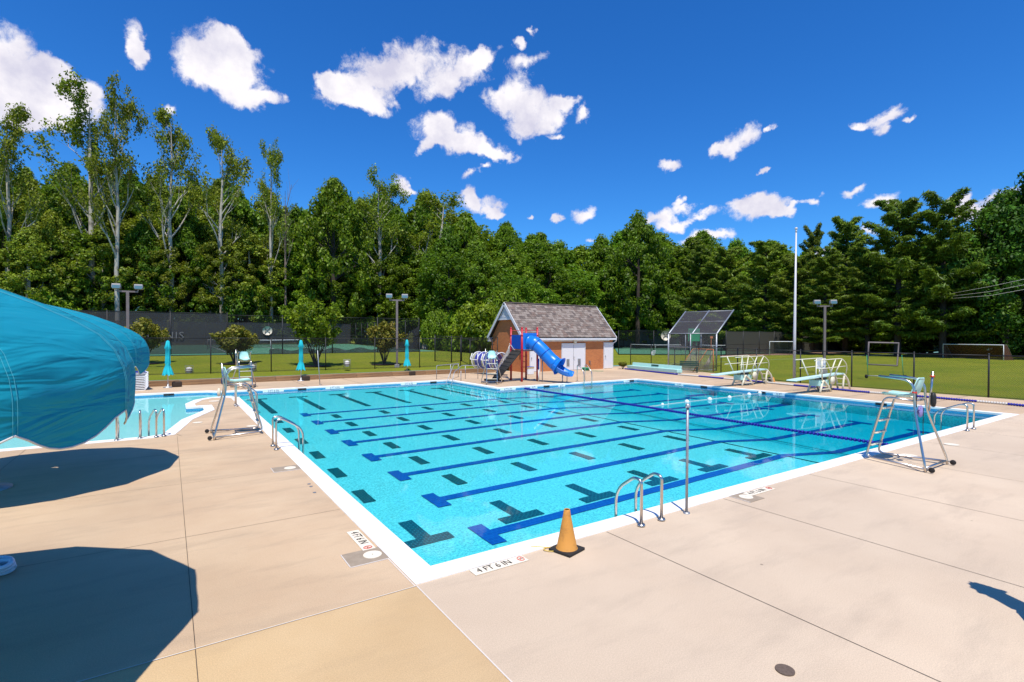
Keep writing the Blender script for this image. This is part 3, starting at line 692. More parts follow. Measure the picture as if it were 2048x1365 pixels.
# things hung on the right chair
mb=MB(); mb.lathe([(.001,-.15),(.05,-.14),(.075,-.06),(.075,.06),(.05,.13),(.001,.14)],(0,0,0),12); o=mb.build('hip_pack',M['black']); o.location=(11.60,-1.08,1.42); o.scale=(.9,.7,1.1)
tag(o,'black hip pack hanging behind the right lifeguard chair','bag')
mb=MB(); vs=[];n=16
for j in range(8):
    for i in range(n):
        a=2*PI*i/n; q=.035+.06*math.sin(PI*(j+.6)/8); q*=1+.38*math.sin(5*a+j*.9)+.2*math.sin(9*a-j*1.7); vs.append((q*math.cos(a),q*math.sin(a)*.7,-.30*j/7))
mb.add(vs,[(j*n+i,j*n+(i+1)%n,(j+1)*n+(i+1)%n,(j+1)*n+i) for j in range(7) for i in range(n)],0,True); 
for (cx_,cz_,q_) in ((.07,-.05,.05),(-.06,-.10,.045),(.03,-.20,.05)):
    vs=[(cx_+q_*(1+.35*math.sin(4*2*PI*i/12+j))*math.sin(PI*(j+.5)/7)*math.cos(2*PI*i/12), q_*.7*math.sin(PI*(j+.5)/7)*math.sin(2*PI*i/12), cz_-q_*2.2*(j/6-.5)) for j in range(7) for i in range(12)]
    mb.add(vs,[(j*12+i,j*12+(i+1)%12,(j+1)*12+(i+1)%12,(j+1)*12+i) for j in range(6) for i in range(12)],0,True)
o=mb.build('towel',M['purple']); o.location=(11.22,-.97,1.30); o.scale=(.8,.6,.8)
tag(o,'crumpled lavender cloth hanging under the arm of the right lifeguard chair','cloth')
mb=MB(); mb.tube([(0,0,0),(.01,.0,-.2),(-.01,0,-.38),(.0,0,-.52)],.007,6); mb.tube([(0,0,-.52),(0,0,-.58)],.012,6); o=mb.build('whistle_lanyard',M['black']); o.location=(11.36,-.98,1.25)
tag(o,'black lanyard dangling from the right lifeguard chair','lanyard')
mb=MB(); mb.tube([(0,.0,.02),(.03,0,-.15),(.0,0,-.34)],.014,6); mb.tube([(0,.0,.02),(-.02,0,-.12),(.05,0,-.34)],.012,6); o=mb.build('strap',M['black']); o.location=(11.03,-.95,1.62)
tag(o,'black strap looped down from the red tie on the right lifeguard chair','strap')
for i,(l,nm) in enumerate((((10.96,-.95,1.60),'red tie wound round the back pipe of the right lifeguard chair'),((11.62,-1.05,1.93),'red tie on the upright umbrella holder of the right lifeguard chair'))):
    mb=MB(); mb.tube([(.035*math.cos(a),.035*math.sin(a),.006*math.sin(3*a)) for a in [2*PI*j/14 for j in range(14)]],.014,6,closed=True); mb.tube([(.03,0,0),(.08,-.01,-.03)],.012,6); o=mb.build('tie',M['redtie']); o.location=l; tag(o,nm,'tie')
mb=MB(); mb.lathe([(.001,-.12),(.05,-.10),(.06,0),(.05,.10),(.001,.12)],(0,0,0),12); o=mb.build('hip_pack',M['packblue']); o.location=(-1.02,11.30,1.5); o.scale=(.8,.9,.9); tag(o,'dark blue pack hanging on the back of the left lifeguard chair','bag')
mb=MB(); mb.lathe([(.001,-.12),(.04,-.10),(.05,0),(.03,.10),(.001,.12)],(0,0,0),10); o=mb.build('cloth_bundle',M['lid']); o.location=(-1.12,11.3,1.18); tag(o,'small tan cloth bundle tied behind the left lifeguard chair','cloth')

# ------------------------------------------------------------------ cone, posts, hose
t=thing('traffic_cone','faded orange traffic cone on a black base at the near pool edge','traffic cone',(2.02,-.2,.0))
mb=MB(); mb.box((0,0,.018),(.34,.34,.036),bev=.008); mb.build('base',M['rubber'],t).rotation_euler=(0,0,.25)
mb=MB(); mb.lathe([(.145,.034),(.132,.05),(.09,.26),(.05,.47),(.040,.535),(.034,.54),(.030,.535)],(0,0,0),28); o=mb.build('cone_body',M['conec'],t)
mb=MB(); mb.tube(fillet([(-.12,.02,.02),(-.22,.06,.012),(-.28,.16,.015),(-.18,.2,.012),(-.12,.12,.02),(-.24,.24,.015),(-.34,.34,.015)],.08,4),.006,6); o=mb.build('rope',M['yellow']); o.location=(2.02,-.2,0); tag(o,'thin yellow rope lying on the coping behind the cone','rope')
def post(label,px,py,h,r=.02,lean=(0,0),cap=True,m='galv'):
    a=G(px,py); t=thing('flag_post',label,'post',(a.x,a.y,0),0,'thin steel posts round the pool')
    mb=MB(); mb.tube([(0,0,0),(lean[0],lean[1],h)],r,10); mb.build('pole',M[m],t)
    mb=MB(); mb.lathe([(.001,.022),(.05,.02),(.055,.0)],(0,0,0),14); mb.build('base_flange',M['steel2'],t)
    if cap: mb=MB(); mb.lathe([(r*1.6,-.05),(r*1.6,.0),(.001,.012)],(lean[0],lean[1],h),10); mb.tube([(lean[0],lean[1],h-.04),(lean[0]-.05,lean[1],h-.05)],.01,6); mb.build('cap',M['steel2'],t)
post('tall thin grey post on the near edge between ladder and skimmer lid',1373,1027,1.74,.021,(-.09,-.08))
post('thin pale post on the far deck right of the middle closed umbrella',640,771,1.95,.022,(-.15,-.1),False)
a=G(1077,764); t=thing('flag_post','thin post with blue upper half beside the right red slide post','post',(a.x,a.y,0),0)
mb=MB(); mb.tube([(0,0,0),(0,0,.75)],.04,8); mb.build('lower_sleeve',M['ropewhite'],t); mb=MB(); mb.tube([(0,0,.75),(0,0,1.4)],.045,8); mb.build('upper_sleeve',M['darkblue'],t)
post('thin grey post under the end of the blue slide',1134,764,.85,.022,(0,0),False)
# white vacuum hose at the left edge
mb=MB()
for k in range(3): mb.tube([(.2*math.cos(a)+.03*k,.13*math.sin(a)-.05*k,.04+.05*k+.01*math.sin(3*a)) for a in [2*PI*j/24 for j in range(24)]],.028,8,closed=True)
mb.tube(fillet([(-.5,.1,.05),(-.2,.14,.12),(.1,.12,.13),(.22,.0,.06)],.1,5),.03,8)
o=mb.build('vacuum_hose',M['hose']); o.location=(-4.02,2.98,0); o.rotation_euler=(0,0,-.5); tag(o,'coiled white pool hose lying at the left edge of the deck','hose')

# ------------------------------------------------------------------ big canopies
def make_canopy(label,loc,rz):
    t=thing('canopy_umbrella',label,'canopy umbrella',loc,rz,'big turquoise canopy umbrellas')
    NP=14; SUB=10; n=NP*SUB
    prof=[(.06,3.50),(.6,3.42),(1.1,3.30),(1.5,3.18),(1.85,3.03),(2.1,2.90),(2.25,2.80),(2.35,2.68),(2.41,2.54),(2.428,2.44),(2.43,2.35),(2.428,2.27),(2.425,2.2)]
    vs=[]
    rl=random.Random(3)
    ph=[rl.uniform(-.3,.3) for _ in range(NP)]
    for i,(r,z) in enumerate(prof):
        tt=i/(len(prof)-1)
        for j in range(n):
            a=2*PI*j/n; u=(j%SUB)/SUB; c=math.cos((u-.5)*2*PI/NP); flat=math.cos(PI/NP)/c
            billow=4*u*(1-u)
            rr=r*flat*(1+.006*billow*tt)
            dz=-.02*billow*(1-tt)
            if tt>.5: 
                q=(tt-.5)*2; wv=math.sin(u*PI*3+ph[j//SUB]*6)*.012*q
                rr+=wv; dz-= (.18*billow**1.3)*q**4
                rr-= .05*q**3*billow
            vs.append((rr*math.cos(a),rr*math.sin(a),z+dz))
    k=len(prof); fs=[(i*n+j,i*n+(j+1)%n,(i+1)*n+(j+1)%n,(i+1)*n+j)[::-1] for i in range(k-1) for j in range(n)]
    mb=MB(); mb.add(vs,fs,0,True); mb.build('canopy_cloth',M['canopy'],t)
    hem=[Vector(vs[(k-1)*n+j]) for j in range(n)]
    mb=MB(); mb.tube(hem,.007,5,closed=True); mb.build('hem_piping',M['ropewhite'],t)
    for s in range(NP):
        mb=MB(); j=s*SUB
        for dj in (-.014,.014):
            pts=[]
            for i in range(1,k):
                p=Vector(vs[i*n+j]); a=math.atan2(p.y,p.x); tn=Vector((-math.sin(a),math.cos(a),0)); nr=Vector((math.cos(a),math.sin(a),.6)).normalized()
                pts.append(p+tn*dj+nr*.003)
            mb.tube(pts,.0016,4)
        mb.build('seam',M['stitch'],t)
    mb=MB(); mb.lathe([(.07,0),(.07,3.36),(.001,3.42)],(0,0,0),16); mb.lathe([(.35,.0),(.35,.03),(.08,.06)],(0,0,0),20); mb.build('mast',M['galv'],t)
    for s in range(NP):
        a=2*PI*s/NP; mb=MB(); mb.tube([(p[0]*.97*math.cos(a),p[0]*.97*math.sin(a),p[1]-.06) for p in prof[1:9]],.014,6); mb.build('rib',M['galv'],t)
    return t
c1=make_canopy('large turquoise canopy umbrella standing nearest, with coiled white hose before its shadow',(-4.94,.3,0),R_(12.1))
dup(c1,'large turquoise canopy umbrella partly hidden behind the nearest one',(-5.05,7.6,0),R_(3))

# closed umbrellas
def closed_umbrella(label,loc,h=2.5):
    t=thing('closed_umbrella',label,'umbrella',loc,random.uniform(0,6),'closed turquoise umbrellas')
    mb=MB(); mb.tube([(0,0,0),(0,0,h-.05)],.024,10); mb.build('pole',M['flagpole'],t)
    mb=MB(); mb.lathe([(.22,.0),(.22,.03),(.06,.06),(.05,.2),(.03,.2)],(0,0,0),16); mb.build('base',M['steel2'],t)
    prof=[(.015,h),(.07,h-.05),(.10,h-.25),(.15,h-.42),(.10,h-.46),(.11,h-.9),(.12,h-1.2),(.095,h-1.30),(.16,h-1.50),(.24,h-1.78),(.25,h-1.82)]
    n=40; vs=[]
    for i,(r,z) in enumerate(prof):
        for j in range(n):
            a=2*PI*j/n; q=r*(1+.16*math.sin(8*a+.3*i)+.07*math.sin(5*a+i)); vs.append((q*math.cos(a),q*math.sin(a),z+(.05*math.sin(8*a) if i>8 else 0)))
    mb=MB(); mb.add(vs,[(i*n+j,(i+1)*n+j,(i+1)*n+(j+1)%n,i*n+(j+1)%n) for i in range(len(prof)-1) for j in range(n)],0,True); mb.build('folded_cloth',M['umb'],t)
    return t
u0=closed_umbrella('closed turquoise umbrella furthest left, right of the stacked loungers',G(336,775.5))
for px,py,l in ((602,762.2,'closed turquoise umbrella in front of the round bushy tree'),(814,751,'closed turquoise umbrella beside the middle lamp post')): dup(u0,l,G(px,py),random.uniform(0,6))
dup(u0,'closed turquoise umbrella out of frame at right whose shadow falls on the deck',(4.76,-4.42,0),1.0)

for px,py,l in ((354,774.5,'furthest left closed umbrella'),(612,762,'middle closed umbrella'),(819,750.5,'right closed umbrella')):
    a=G(px,py); mb=MB(); mb.box((0,0,.15),(.46,.16,.30),bev=.06); o=mb.build('weight_bag',M['bagbrown']); o.location=(a.x,min(a.y,28.43),0); o.rotation_euler=(0,0,.05)
    tag(o,'dark weight bag against the timber beside the '+l,'bag')
a=G(1086,752); t=thing('equipment_bin','white bin with yellow and blue lid under the blue slide','bin',(a.x,a.y+1.6,0))
mb=MB(); mb.box((0,0,.22),(.5,.4,.44),bev=.03); mb.build('bin_body',M['white'],t); mb=MB(); mb.box((0,0,.47),(.54,.44,.06),bev=.02); mb.build('lid',M['yellow'],t); mb=MB(); mb.box((0,0,.53),(.5,.4,.05)); mb.build('handle',M['darkblue'],t)

# ------------------------------------------------------------------ lane rope, buoys
def discs_rope(name,label,cat,pts,mats_fn,r=.055,step=.14):
    t=thing(name,label,cat,(0,0,0)); cur=None; run=0; pts=[Vector(p) for p in pts]; tot=sum((pts[i+1]-pts[i]).length for i in range(len(pts)-1)); s=0; segs={}
    while s<tot:
        d=s; 
        for i in range(len(pts)-1):
            L=(pts[i+1]-pts[i]).length
            if d<=L: break
            d-=L
        dr=(pts[i+1]-pts[i]).normalized(); p=pts[i]+dr*d; k=mats_fn(s)
        if k!=cur: cur=k; run+=1
        k=k+str(run)
        if k not in segs: segs[k]=MB()
        segs[k].tube([p,p+dr*step*.45,p+dr*step*.5,p+dr*step*1.0],[r,r,r*.62,r*.6],8); s+=step
    for k,m in segs.items(): m.build({'n':'blue_floats','w':'white_floats','y':'yellow_floats'}[k[0]],M[{'n':'navy','w':'ropewhite','y':'yellow'}[k[0]]],t)
    return t
discs_rope('lane_rope','dark blue lane rope floating across the pool to the near edge','lane rope',[(13.75,.35,WZ+.01),(13.72,4,WZ+.005),(13.95,9,WZ+.005),(14.0,17.85,WZ+.01)],lambda s:'n',.05,.11)
pts=[G(1250,738,.05),G(1352,749,.05),G(1400,753,.05),G(1500,762,.05),G(1580,770,.05),G(1712,783,.05),G(1850,794,.05),G(2010,808,.05),G(2100,817,.05)]
pts=[Vector((min(p.x,28.6) if p.y<13 else p.x,p.y,.055)) for p in pts]
discs_rope('lane_rope','blue and white lane rope lying along the right fence','lane rope',pts,lambda s:('w' if (6.6<s<8.4 or 10.5<s<12.2 or 13.4<s<15.4 or 19.5<s<20.6 or 23.5<s<24.5) else ('y' if 17.3<s<17.7 else 'n')),.055,.09)
t=thing('buoy_line','thin rope strung with white buoys across the deep end','buoy line',(0,0,0))
mb=MB(); bp_=[(14.0,9.15),(16.7,9.3),(18.3,9.33),(19.8,9.35),(21.4,9.45),(22.75,9.5)]; mb.tube([(x,y,WZ+.015) for x,y in bp_],.012,6); mb.build('rope',M['ropewhite'],t)
for k,(px,py) in enumerate([(1325,809),(1374,804),(1419.5,799),(1459,795),(1498,789),(1530,785)]):
    a=G(px,py,WZ+.04); rr=[.07,.11,.11,.1,.1,.1][k]
    mb=MB(); mb.lathe([(.001,-rr),(rr*.7,-rr*.7),(rr,0),(rr*.7,rr*.7),(.001,rr)],(0,0,0),14); o=mb.build('buoy',M['white'],t); o.location=(min(a.x,22.6),a.y,WZ+.03)

# ------------------------------------------------------------------ brick building
BX0,BX1,BY0,BY1,EZ,RZ=20.15,29.35,26.85,31.5,2.62,5.35
t=thing('brick_pool_house','small orange brick pool house with steep brown shingle roof','building',(0,0,0))
mb=MB(); my=(BY0+BY1)/2
mb.quad((BX0,BY0,0),(BX1,BY0,0),(BX1,BY0,EZ),(BX0,BY0,EZ)); mb.quad((BX1,BY1,0),(BX0,BY1,0),(BX0,BY1,EZ),(BX1,BY1,EZ))
for x,fl in ((BX0,1),(BX1,0)):
    v=[(x,BY0,0),(x,BY1,0),(x,BY1,EZ),(x,my,RZ-.12),(x,BY0,EZ)]; mb.add(v,[(4,3,2,1,0) if fl else (0,1,2,3,4)])
mb.build('wall',M['brick'],t)
for (x,y,sx,sy) in ((BX0,BY0,1,1),(BX1,BY0,-1,1),(BX0,BY1,1,-1)):
    mb=MB()
    for k in range(6):
        z=.2+.41*k; mb.box((x+sx*.13,y-sy*.01,z),(.36,.06,.33)); mb.box((x-sx*.008,y+sy*.17,z+.001),(.06,.34,.328))
    mb.build('brick_quoin',M['brick'],t)
def panel(mb,x0,x1,z0,z1,y,th,m=0): mb.box(((x0+x1)/2,y,(z0+z1)/2),(x1-x0,th,z1-z0),m)
def fX(px): # x on the front wall at a bearing
    d=ray(px,700); k=(BY0-CAM.y)/d.y; return CAM.x+d.x*k
def door(label,xa,xb,h,handle,double=False,louvre=False):
    d=MB(); panel(d,xa,xb,.03,h,BY0-.02,.06); dd=d.build('door',M['door'],t); dd['label']=label
    fr=MB()
    for a,b,c,e in ((xa-.06,xa,0,h+.06),(xb,xb+.06,0,h+.06),(xa,xb,h,h+.06)): panel(fr,a,b,c,e,BY0-.035,.1)
    fr.build('frame',M['trim'],dd); k=MB(); k.box((xa+.5*(xb-xa)+ (0 if double else -(xb-xa)*.38),BY0-.075,1.05),(.05,.05,.14)); k.tube([(handle,BY0-.06,1.0),(handle,BY0-.12,1.0),(handle+.09,BY0-.12,1.0)],.015,6); k.build('handle',M['steel2'],dd)
    if double: g=MB(); g.box(((xa+xb)/2,BY0-.052,h/2),(.018,.006,h-.1)); g.build('gap_line',M['black'],dd)
    if louvre:
        for cx in ((xa*.75+xb*.25),(xa*.25+xb*.75)):
            g=MB(); panel(g,cx-.2,cx+.2,.30,.95,BY0-.058,.02); gg=g.build('vent_frame',M['trim'],dd); g=MB()
            for q in range(12): g.box((cx,BY0-.075,.36+.045*q),(.28,.016,.012),rx=.5)
            panel(g,cx-.14,cx+.14,.34,.91,BY0-.0705,.004); g.build('vent_slats',M['lampbox'],dd)
X1,X2,X3,X4=fX(1123.5),fX(1168.5),fX(1207.5),fX(1224)
door('wide white double door with two vents',X1,X2,2.12,(X1+X2)/2,True,True)
door('narrow white single door at the right end',X3,X4,2.16,X3+.1)
door('white door half hidden by the red slide posts',fX(1060),fX(1078),2.12,fX(1077),False)
mb=MB(); mb.box((fX(1148),BY0-.12,2.36),(.30,.2,.16),bev=.02); mb.box((fX(1148),BY0-.15,2.24),(.2,.14,.08)); mb.build('wall_light',M['cream'],t)
mb=MB(); mb.tube([(fX(1179.5),BY0-.05,.5),(fX(1179.5),BY0-.14,.5),(fX(1179.5),BY0-.14,.3)],.02,6); mb.box((fX(1179),BY0-.03,.62),(.14,.05,.2)); mb.build('tap',M['lampgrey'],t)
# roof slopes with shingle courses
sl_=math.atan2(RZ-EZ,my-BY0+.22); L_=math.hypot(RZ-EZ,my-BY0+.22); NC=15
mb=MB(); rr=random.Random(5)
for side in (1,-1):
    for c in range(NC):
        s0=c*L_/NC; y0_=BY0-.22+s0*math.cos(sl_); z0_=EZ-.02+s0*math.sin(sl_); x=BX0-.28
        while x<BX1+.28:
            w=min(rr.uniform(.16,.42),BX1+.28-x); ln=L_/NC*1.25; dz=rr.uniform(0,.02); jut=rr.uniform(-.02,.02)
            yc=(s0+ln/2+jut)*math.cos(sl_)+BY0-.22; zc=(s0+ln/2+jut)*math.sin(sl_)+EZ+.045+dz
            if side<0: yc=2*my-yc
            mb.box((x+w/2,yc,zc),(w-.012,ln,.03),rr.choice([0,0,1,1,2,3]),rx=(sl_-.07)*side); x+=w
rf=mb.build('roof',[M['shingle'],M['sh2'],M['sh3'],M['sh4']],t)
mb=MB()
mb.add([(BX0-.25,BY0-.2,EZ),(BX1+.25,BY0-.2,EZ),(BX1+.25,my,RZ),(BX0-.25,my,RZ),(BX0-.25,2*my-BY0+.2,EZ),(BX1+.25,2*my-BY0+.2,EZ)],[(0,1,2,3),(3,2,5,4)]); mb.build('roof_deck',M['trunk'],rf)
mb=MB(); mb.box(((BX0+BX1)/2,my,RZ+.075),(BX1-BX0+.56,.26,.05)); mb.build('ridge_cap',M['shingle'],rf)
mb=MB(); mb.box(((BX0+BX1)/2,BY0-.24,EZ-.10),(BX1-BX0+.56,.13,.16)); mb.box(((BX0+BX1)/2,BY0-.12,EZ-.165),(BX1-BX0+.5,.2,.05)); mb.box(((BX0+BX1)/2,BY0-.012,EZ-.22),(BX1-BX0+.1,.03,.14)); mb.build('gutter',M['trim'],t)
mb=MB(); mb.tube(fillet([(BX1+.24,BY0-.25,EZ-.14),(BX1+.24,BY0-.25,EZ-.3),(BX1+.08,BY0-.05,EZ-.45),(BX1+.08,BY0-.05,EZ-.6)],.08,4),.045,8); mb.build('downpipe',M['trim'],t)
for x in (BX0-.29,BX1+.29):
    for sg in (1,-1):
        mb=MB(); yc=my-sg*(my-BY0+.2)/2; mb.box((x,yc,(EZ+RZ)/2-.02),(.05,L_+.05,.22),rx=sl_*sg); mb.build('bargeboard',M['trim'],t)
for sg in (1,-1): mb=MB(); mb.box((BX0-.14,my-sg*(my-BY0+.05),EZ-.16),(.3,.3,.32)); mb.build('eave_return',M['trim'],t)
mb=MB(); zb=4.15; hw=(RZ-.2-zb)/math.tan(sl_)
mb.add([(BX0-.16,my-hw-.1,zb),(BX0-.16,my+hw+.1,zb),(BX0-.16,my,RZ-.1)],[(0,2,1)]); mb.box((BX0-.15,my,zb-.05),(.12,2*hw+.42,.14))
for q in range(8):
    z=zb+.14+.11*q; w=2*(RZ-.2-z)/math.tan(sl_)
    if w>.1: mb.box((BX0-.175,my,z),(.03,w,.05),ry=.5)
mb.build('gable_vent',M['trim'],t)
mb=MB(); mb.tube([(.35*math.cos(a)*(.6+.4*k/4),.3*math.sin(a)*(.6+.4*k/4),.05+.045*k) for k in range(5) for a in [2*PI*j/16 for j in range(16)]],.03,6); a=G(1172,742); o=mb.build('garden_hose',M['greenhose']); o.location=a; tag(o,'coiled green garden hose on the deck before the double door','hose')
mb=MB(); b=G(1180,742.5); c=G(1207,743.2); mb.tube([b+Vector((0,0,.02)),(b+c)/2+Vector((0,-.1,.02)),c+Vector((0,0,.02))],.018,6); o=mb.build('garden_hose',M['greenhose']); tag(o,'straight pale green hose end stretched towards the single door','hose')

# ------------------------------------------------------------------ play tower with slide
t=thing('slide_tower','red post play tower with blue panels and a blue tube slide','play tower',(0,0,0))
SX0,SX1,SY0,SY1=15.5,16.65,20.35,21.55
for x,y in ((SX0,SY1),(SX0,SY0),(SX1,SY1),(SX1,SY0)):
    mb=MB(); mb.tube([(x,y,0),(x,y,3.22)],.062,12); mb.lathe([(.066,0),(.066,.03),(.04,.08),(.001,.1)],(x,y,3.22),12); mb.build('post',M['red'],t)
    mb=MB()
    for z in (1.95,2.8): mb.lathe([(.075,-.03),(.08,0),(.075,.03)],(x,y,z),12)
    mb.build('collar',M['red'],t)
mb=MB(); mb.box(((SX0+SX1)/2,(SY0+SY1)/2,1.86),(1.05,1.05,.05)); mb.build('platform',M['lampgrey'],t)
def ribbed(p0,p1,nm):
    mb=MB(); p0=Vector(p0);p1=Vector(p1); d=(p1-p0); n=11
    ang=math.atan2(d.y,d.x); mb.box((p0+p1)/2+Vector((0,0,2.4)),(d.length,.04,.86),rz=ang)
    for i in range(n): q=p0+d*((i+.5)/n); mb.box(q+Vector((0,0,2.4)),(.035,.075,.78),rz=ang)
    mb.build(nm,M['darkblue'],t)
ribbed((SX0,SY0+.08,0),(SX0,SY1-.08,0),'side_panel'); ribbed((SX0+.08,SY1,0),(SX1-.08,SY1,0),'side_panel')
mb=MB(); mb.tube([(SX0,SY0,3.1),(SX1,SY0,3.1)],.02,6); mb.tube([(SX0,SY1,3.1),(SX1,SY1,3.1)],.02,6); mb.build('top_rail',M['red'],t)
mb=MB(); mb.box(((SX0+SX1)/2,SY0-.0,2.45),(1.02,.04,1.0)); mb.build('entry_hood',M['blueplastic'],t)
# tube slide: from the front face out over the pool
A=Vector(((SX0+SX1)/2,SY0,2.42)); 
def bez(p,t): 
    a,b,c,d=p; u=1-t; return a*u**3+b*3*t*u*u+c*3*t*t*u+d*t**3
E1=Vector((16.92,18.85,1.10))
cp=[A,A+Vector((.18,-.65,-.08)),Vector((16.62,19.4,1.55)),E1]
ptsl=[bez(cp,i/18) for i in range(19)]
def shell(pts,r,lowfrac,name,nn=24):
    vs=[];x=None
    for i,p in enumerate(pts):
        d=(pts[min(i+1,len(pts)-1)]-pts[max(i-1,0)]).normalized(); side=Vector((d.y,-d.x,0)).normalized(); up=side.cross(d)
        if up.z<0: up=-up
        for q in (0,1):
            rad=r(i)-(.03*q)
            for j in range(nn):
                a=-PI/2+ (2*PI)*(j/nn); vs.append(p+side*math.cos(a)*rad+up*math.sin(a)*rad)
    fs=[]; k=len(pts)
    for i in range(k-1):
        for q in (0,1):
            for j in range(nn):
                a=(i*2+q)*nn+j; b=(i*2+q)*nn+(j+1)%nn; c=((i+1)*2+q)*nn+(j+1)%nn; d=((i+1)*2+q)*nn+j
                fs.append((a,b,c,d) if q==0 else (d,c,b,a))
    for i in (0,k-1):
        for j in range(nn): fs.append((i*2*nn+j,i*2*nn+(j+1)%nn,(i*2+1)*nn+(j+1)%nn,(i*2+1)*nn+j))
    mb=MB(); mb.add(vs,fs,0,True); return mb.build(name,M['blueplastic'],t)
shell(ptsl,lambda i:.40+(.05 if i in (3,4) else 0)+(.02 if i>15 else 0)*1,1,'slide_tube')
for i in (5,11):
    p=ptsl[i]; d=(ptsl[i+1]-ptsl[i-1]).normalized(); x,y=frame(d); mb=MB(); mb.tube([p+(x*math.cos(a)+y*math.sin(a))*.415 for a in [2*PI*j/28 for j in range(28)]],.022,6,closed=True); mb.build('joint_ring',M['darkblue'],t)
# flared exit hood and open chute
dE=(ptsl[-1]-ptsl[-2]).normalized(); sd=Vector((dE.y,-dE.x,0)).normalized(); up=sd.cross(dE); up = up if up.z>0 else -up
vs=[];nn=28; rows=[(0,.42,1.0),(.10,.45,1.0),(.20,.52,.9),(.28,.58,.72)]
for (s,r,_) in rows:
    for j in range(nn):
        a=2*PI*j/nn; lob=1+ (.10*math.sin(a) if s>.1 else 0); slant=.12*math.sin(a)*(-1 if s>.1 else 0)
        vs.append(ptsl[-1]+dE*(s+slant*s*2)+sd*math.cos(a)*r*(1.0)+up*math.sin(a)*r*lob)
mb=MB(); mb.add(vs,[(i*nn+j,i*nn+(j+1)%nn,(i+1)*nn+(j+1)%nn,(i+1)*nn+j) for i in range(len(rows)-1) for j in range(nn)],0,True); mb.build('exit_hood',M['blueplastic'],t)
vs=[];cs=[]
dh=Vector((dE.x,dE.y,0)).normalized()
for i in range(9):
    s=i/8; c=ptsl[-1]+dE*.1+dh*(.92*s)+Vector((0,0,-.36-.34*math.sin(s*PI/2)*.9+.05*s*s)); cs.append(c)
    for j in range(13):
        u=-1+2*j/12; vs.append(c+sd*u*(.52-.08*s)+Vector((0,0,.42*abs(u)**2.6*(1-.4*s))))
k=len(vs); vs+= [v-Vector((0,0,.04)) for v in vs]
fs=[(i*13+j,i*13+j+1,(i+1)*13+j+1,(i+1)*13+j) for i in range(8) for j in range(12)]; fs+=[tuple(k+q for q in f[::-1]) for f in fs]
fs+=[(8*13+j,8*13+j+1,k+8*13+j+1,k+8*13+j) for j in range(12)]+[(i*13,(i+1)*13,k+(i+1)*13,k+i*13) for i in range(8)]+[(i*13+12,k+i*13+12,k+(i+1)*13+12,(i+1)*13+12) for i in range(8)]
mb=MB(); mb.add(vs,fs,0,True); mb.build('exit_chute',M['blueplastic'],t)
mb=MB(); mb.tube([cs[3]-Vector((0,0,.05)),Vector((cs[3].x,cs[3].y,.0))],.03,8); mb.tube([ptsl[9]-Vector((0,0,.42)),Vector((ptsl[9].x,ptsl[9].y,.0))],.03,8); mb.build('slide_support',M['galv'],t)
# climbing net from the platform down to the deck
T0=[Vector((SX0,SY0+.1,1.85)),Vector((SX0,SY1-.1,1.85))]; 
B0=[Vector((13.9,SY0+.35,.05)),Vector((14.3,SY1+.35,.05))]
mb=MB(); n=9
for i in range(n+1):
    u=i/n; mb.tube([T0[0].lerp(T0[1],u),B0[0].lerp(B0[1],u)],.045,5)
for j in range(9):
    v=j/8; mb.tube([T0[0].lerp(B0[0],v),T0[1].lerp(B0[1],v)],.06,5)
mb.build('climbing_net',M['rubber'],t)
mb=MB(); mb.box((B0[0]+B0[1])/2+Vector((.0,0,.04)),(.3,1.4,.12),rz=.25); mb.build('net_sill',M['rubber'],t)
# rope tunnel
t=thing('rope_tunnel','blue and white rope net tunnel on hoops beside the play tower','play tunnel',(0,0,0))
a0=P(957,38.2,1.0); a1=P(1003,36.2,1.0); ax=(a1-a0); ax.z=0; axn=ax.normalized(); sd=Vector((-axn.y,axn.x,0)); TR=.62; TZ=.98
def hoop(c,r): return [c+sd*math.cos(a)*r+Vector((0,0,math.sin(a)*r)) for a in [2*PI*j/28 for j in range(28)]]
L=ax.length
for k in range(5):
    u=[0,.26,.5,.76,1][k]; c=a0+axn*(L*u); c.z=TZ
    mb=MB(); mb.tube(hoop(c,TR),.032,8,closed=True); mb.build('hoop',M['white'],t)
for k in range(10):
    u0,u1=k/10,(k+1)/10; c0=a0+axn*L*u0; c1_=a0+axn*L*u1; c0.z=c1_.z=TZ; h0=hoop(c0,TR*.95);h1=hoop(c1_,TR*.95); mb=MB()
    for j in range(28):
        mb.quad(h0[j],h0[(j+1)%28],h1[(j+1)%28],h1[j],0,[(j*.14,u0*L),((j+1)*.14,u0*L),((j+1)*.14,u1*L),(j*.14,u1*L)])
    mb.build('net_section',M['tubenet'] if k%4 else M['tubenetw'],t)
for u in (0.02,.5):
    c=a0+axn*L*u
    for s in (-1,1):
        mb=MB(); mb.tube(fillet([c+sd*s*.62+Vector((0,0,.5)),c+sd*s*.8+Vector((0,0,.05)),c+axn*.9+sd*s*.8+Vector((0,0,.05)),c+axn*.7+sd*s*.62+Vector((0,0,.55))],.1,4),.03,8); mb.build('stand',M['white'],t)
# white cargo net linking tunnel and tower
q0=a1+Vector((0,0,0)); top=Vector((SX0-.05,SY1+.1,2.3)); mb=MB()
W0=[Vector((a1.x,a1.y,1.6))+sd*.55,Vector((a1.x,a1.y,1.6))-sd*.55,Vector((a1.x,a1.y,.3))-sd*.55]
for i in range(9):
    u=i/8; p=W0[0].lerp(W0[2],u); mb.tube([p,p.lerp(top,.5)+Vector((0,0,-.05)),Vector((SX0,SY1-.3*u,2.3-.5*u))],.02,5)
for j in range(8):
    v=j/7; mb.tube([W0[0].lerp(top,v),W0[2].lerp(Vector((SX0,SY0+.6,1.75)),v)],.02,5)
mb.build('cargo_net',M['ropewhite'],t)

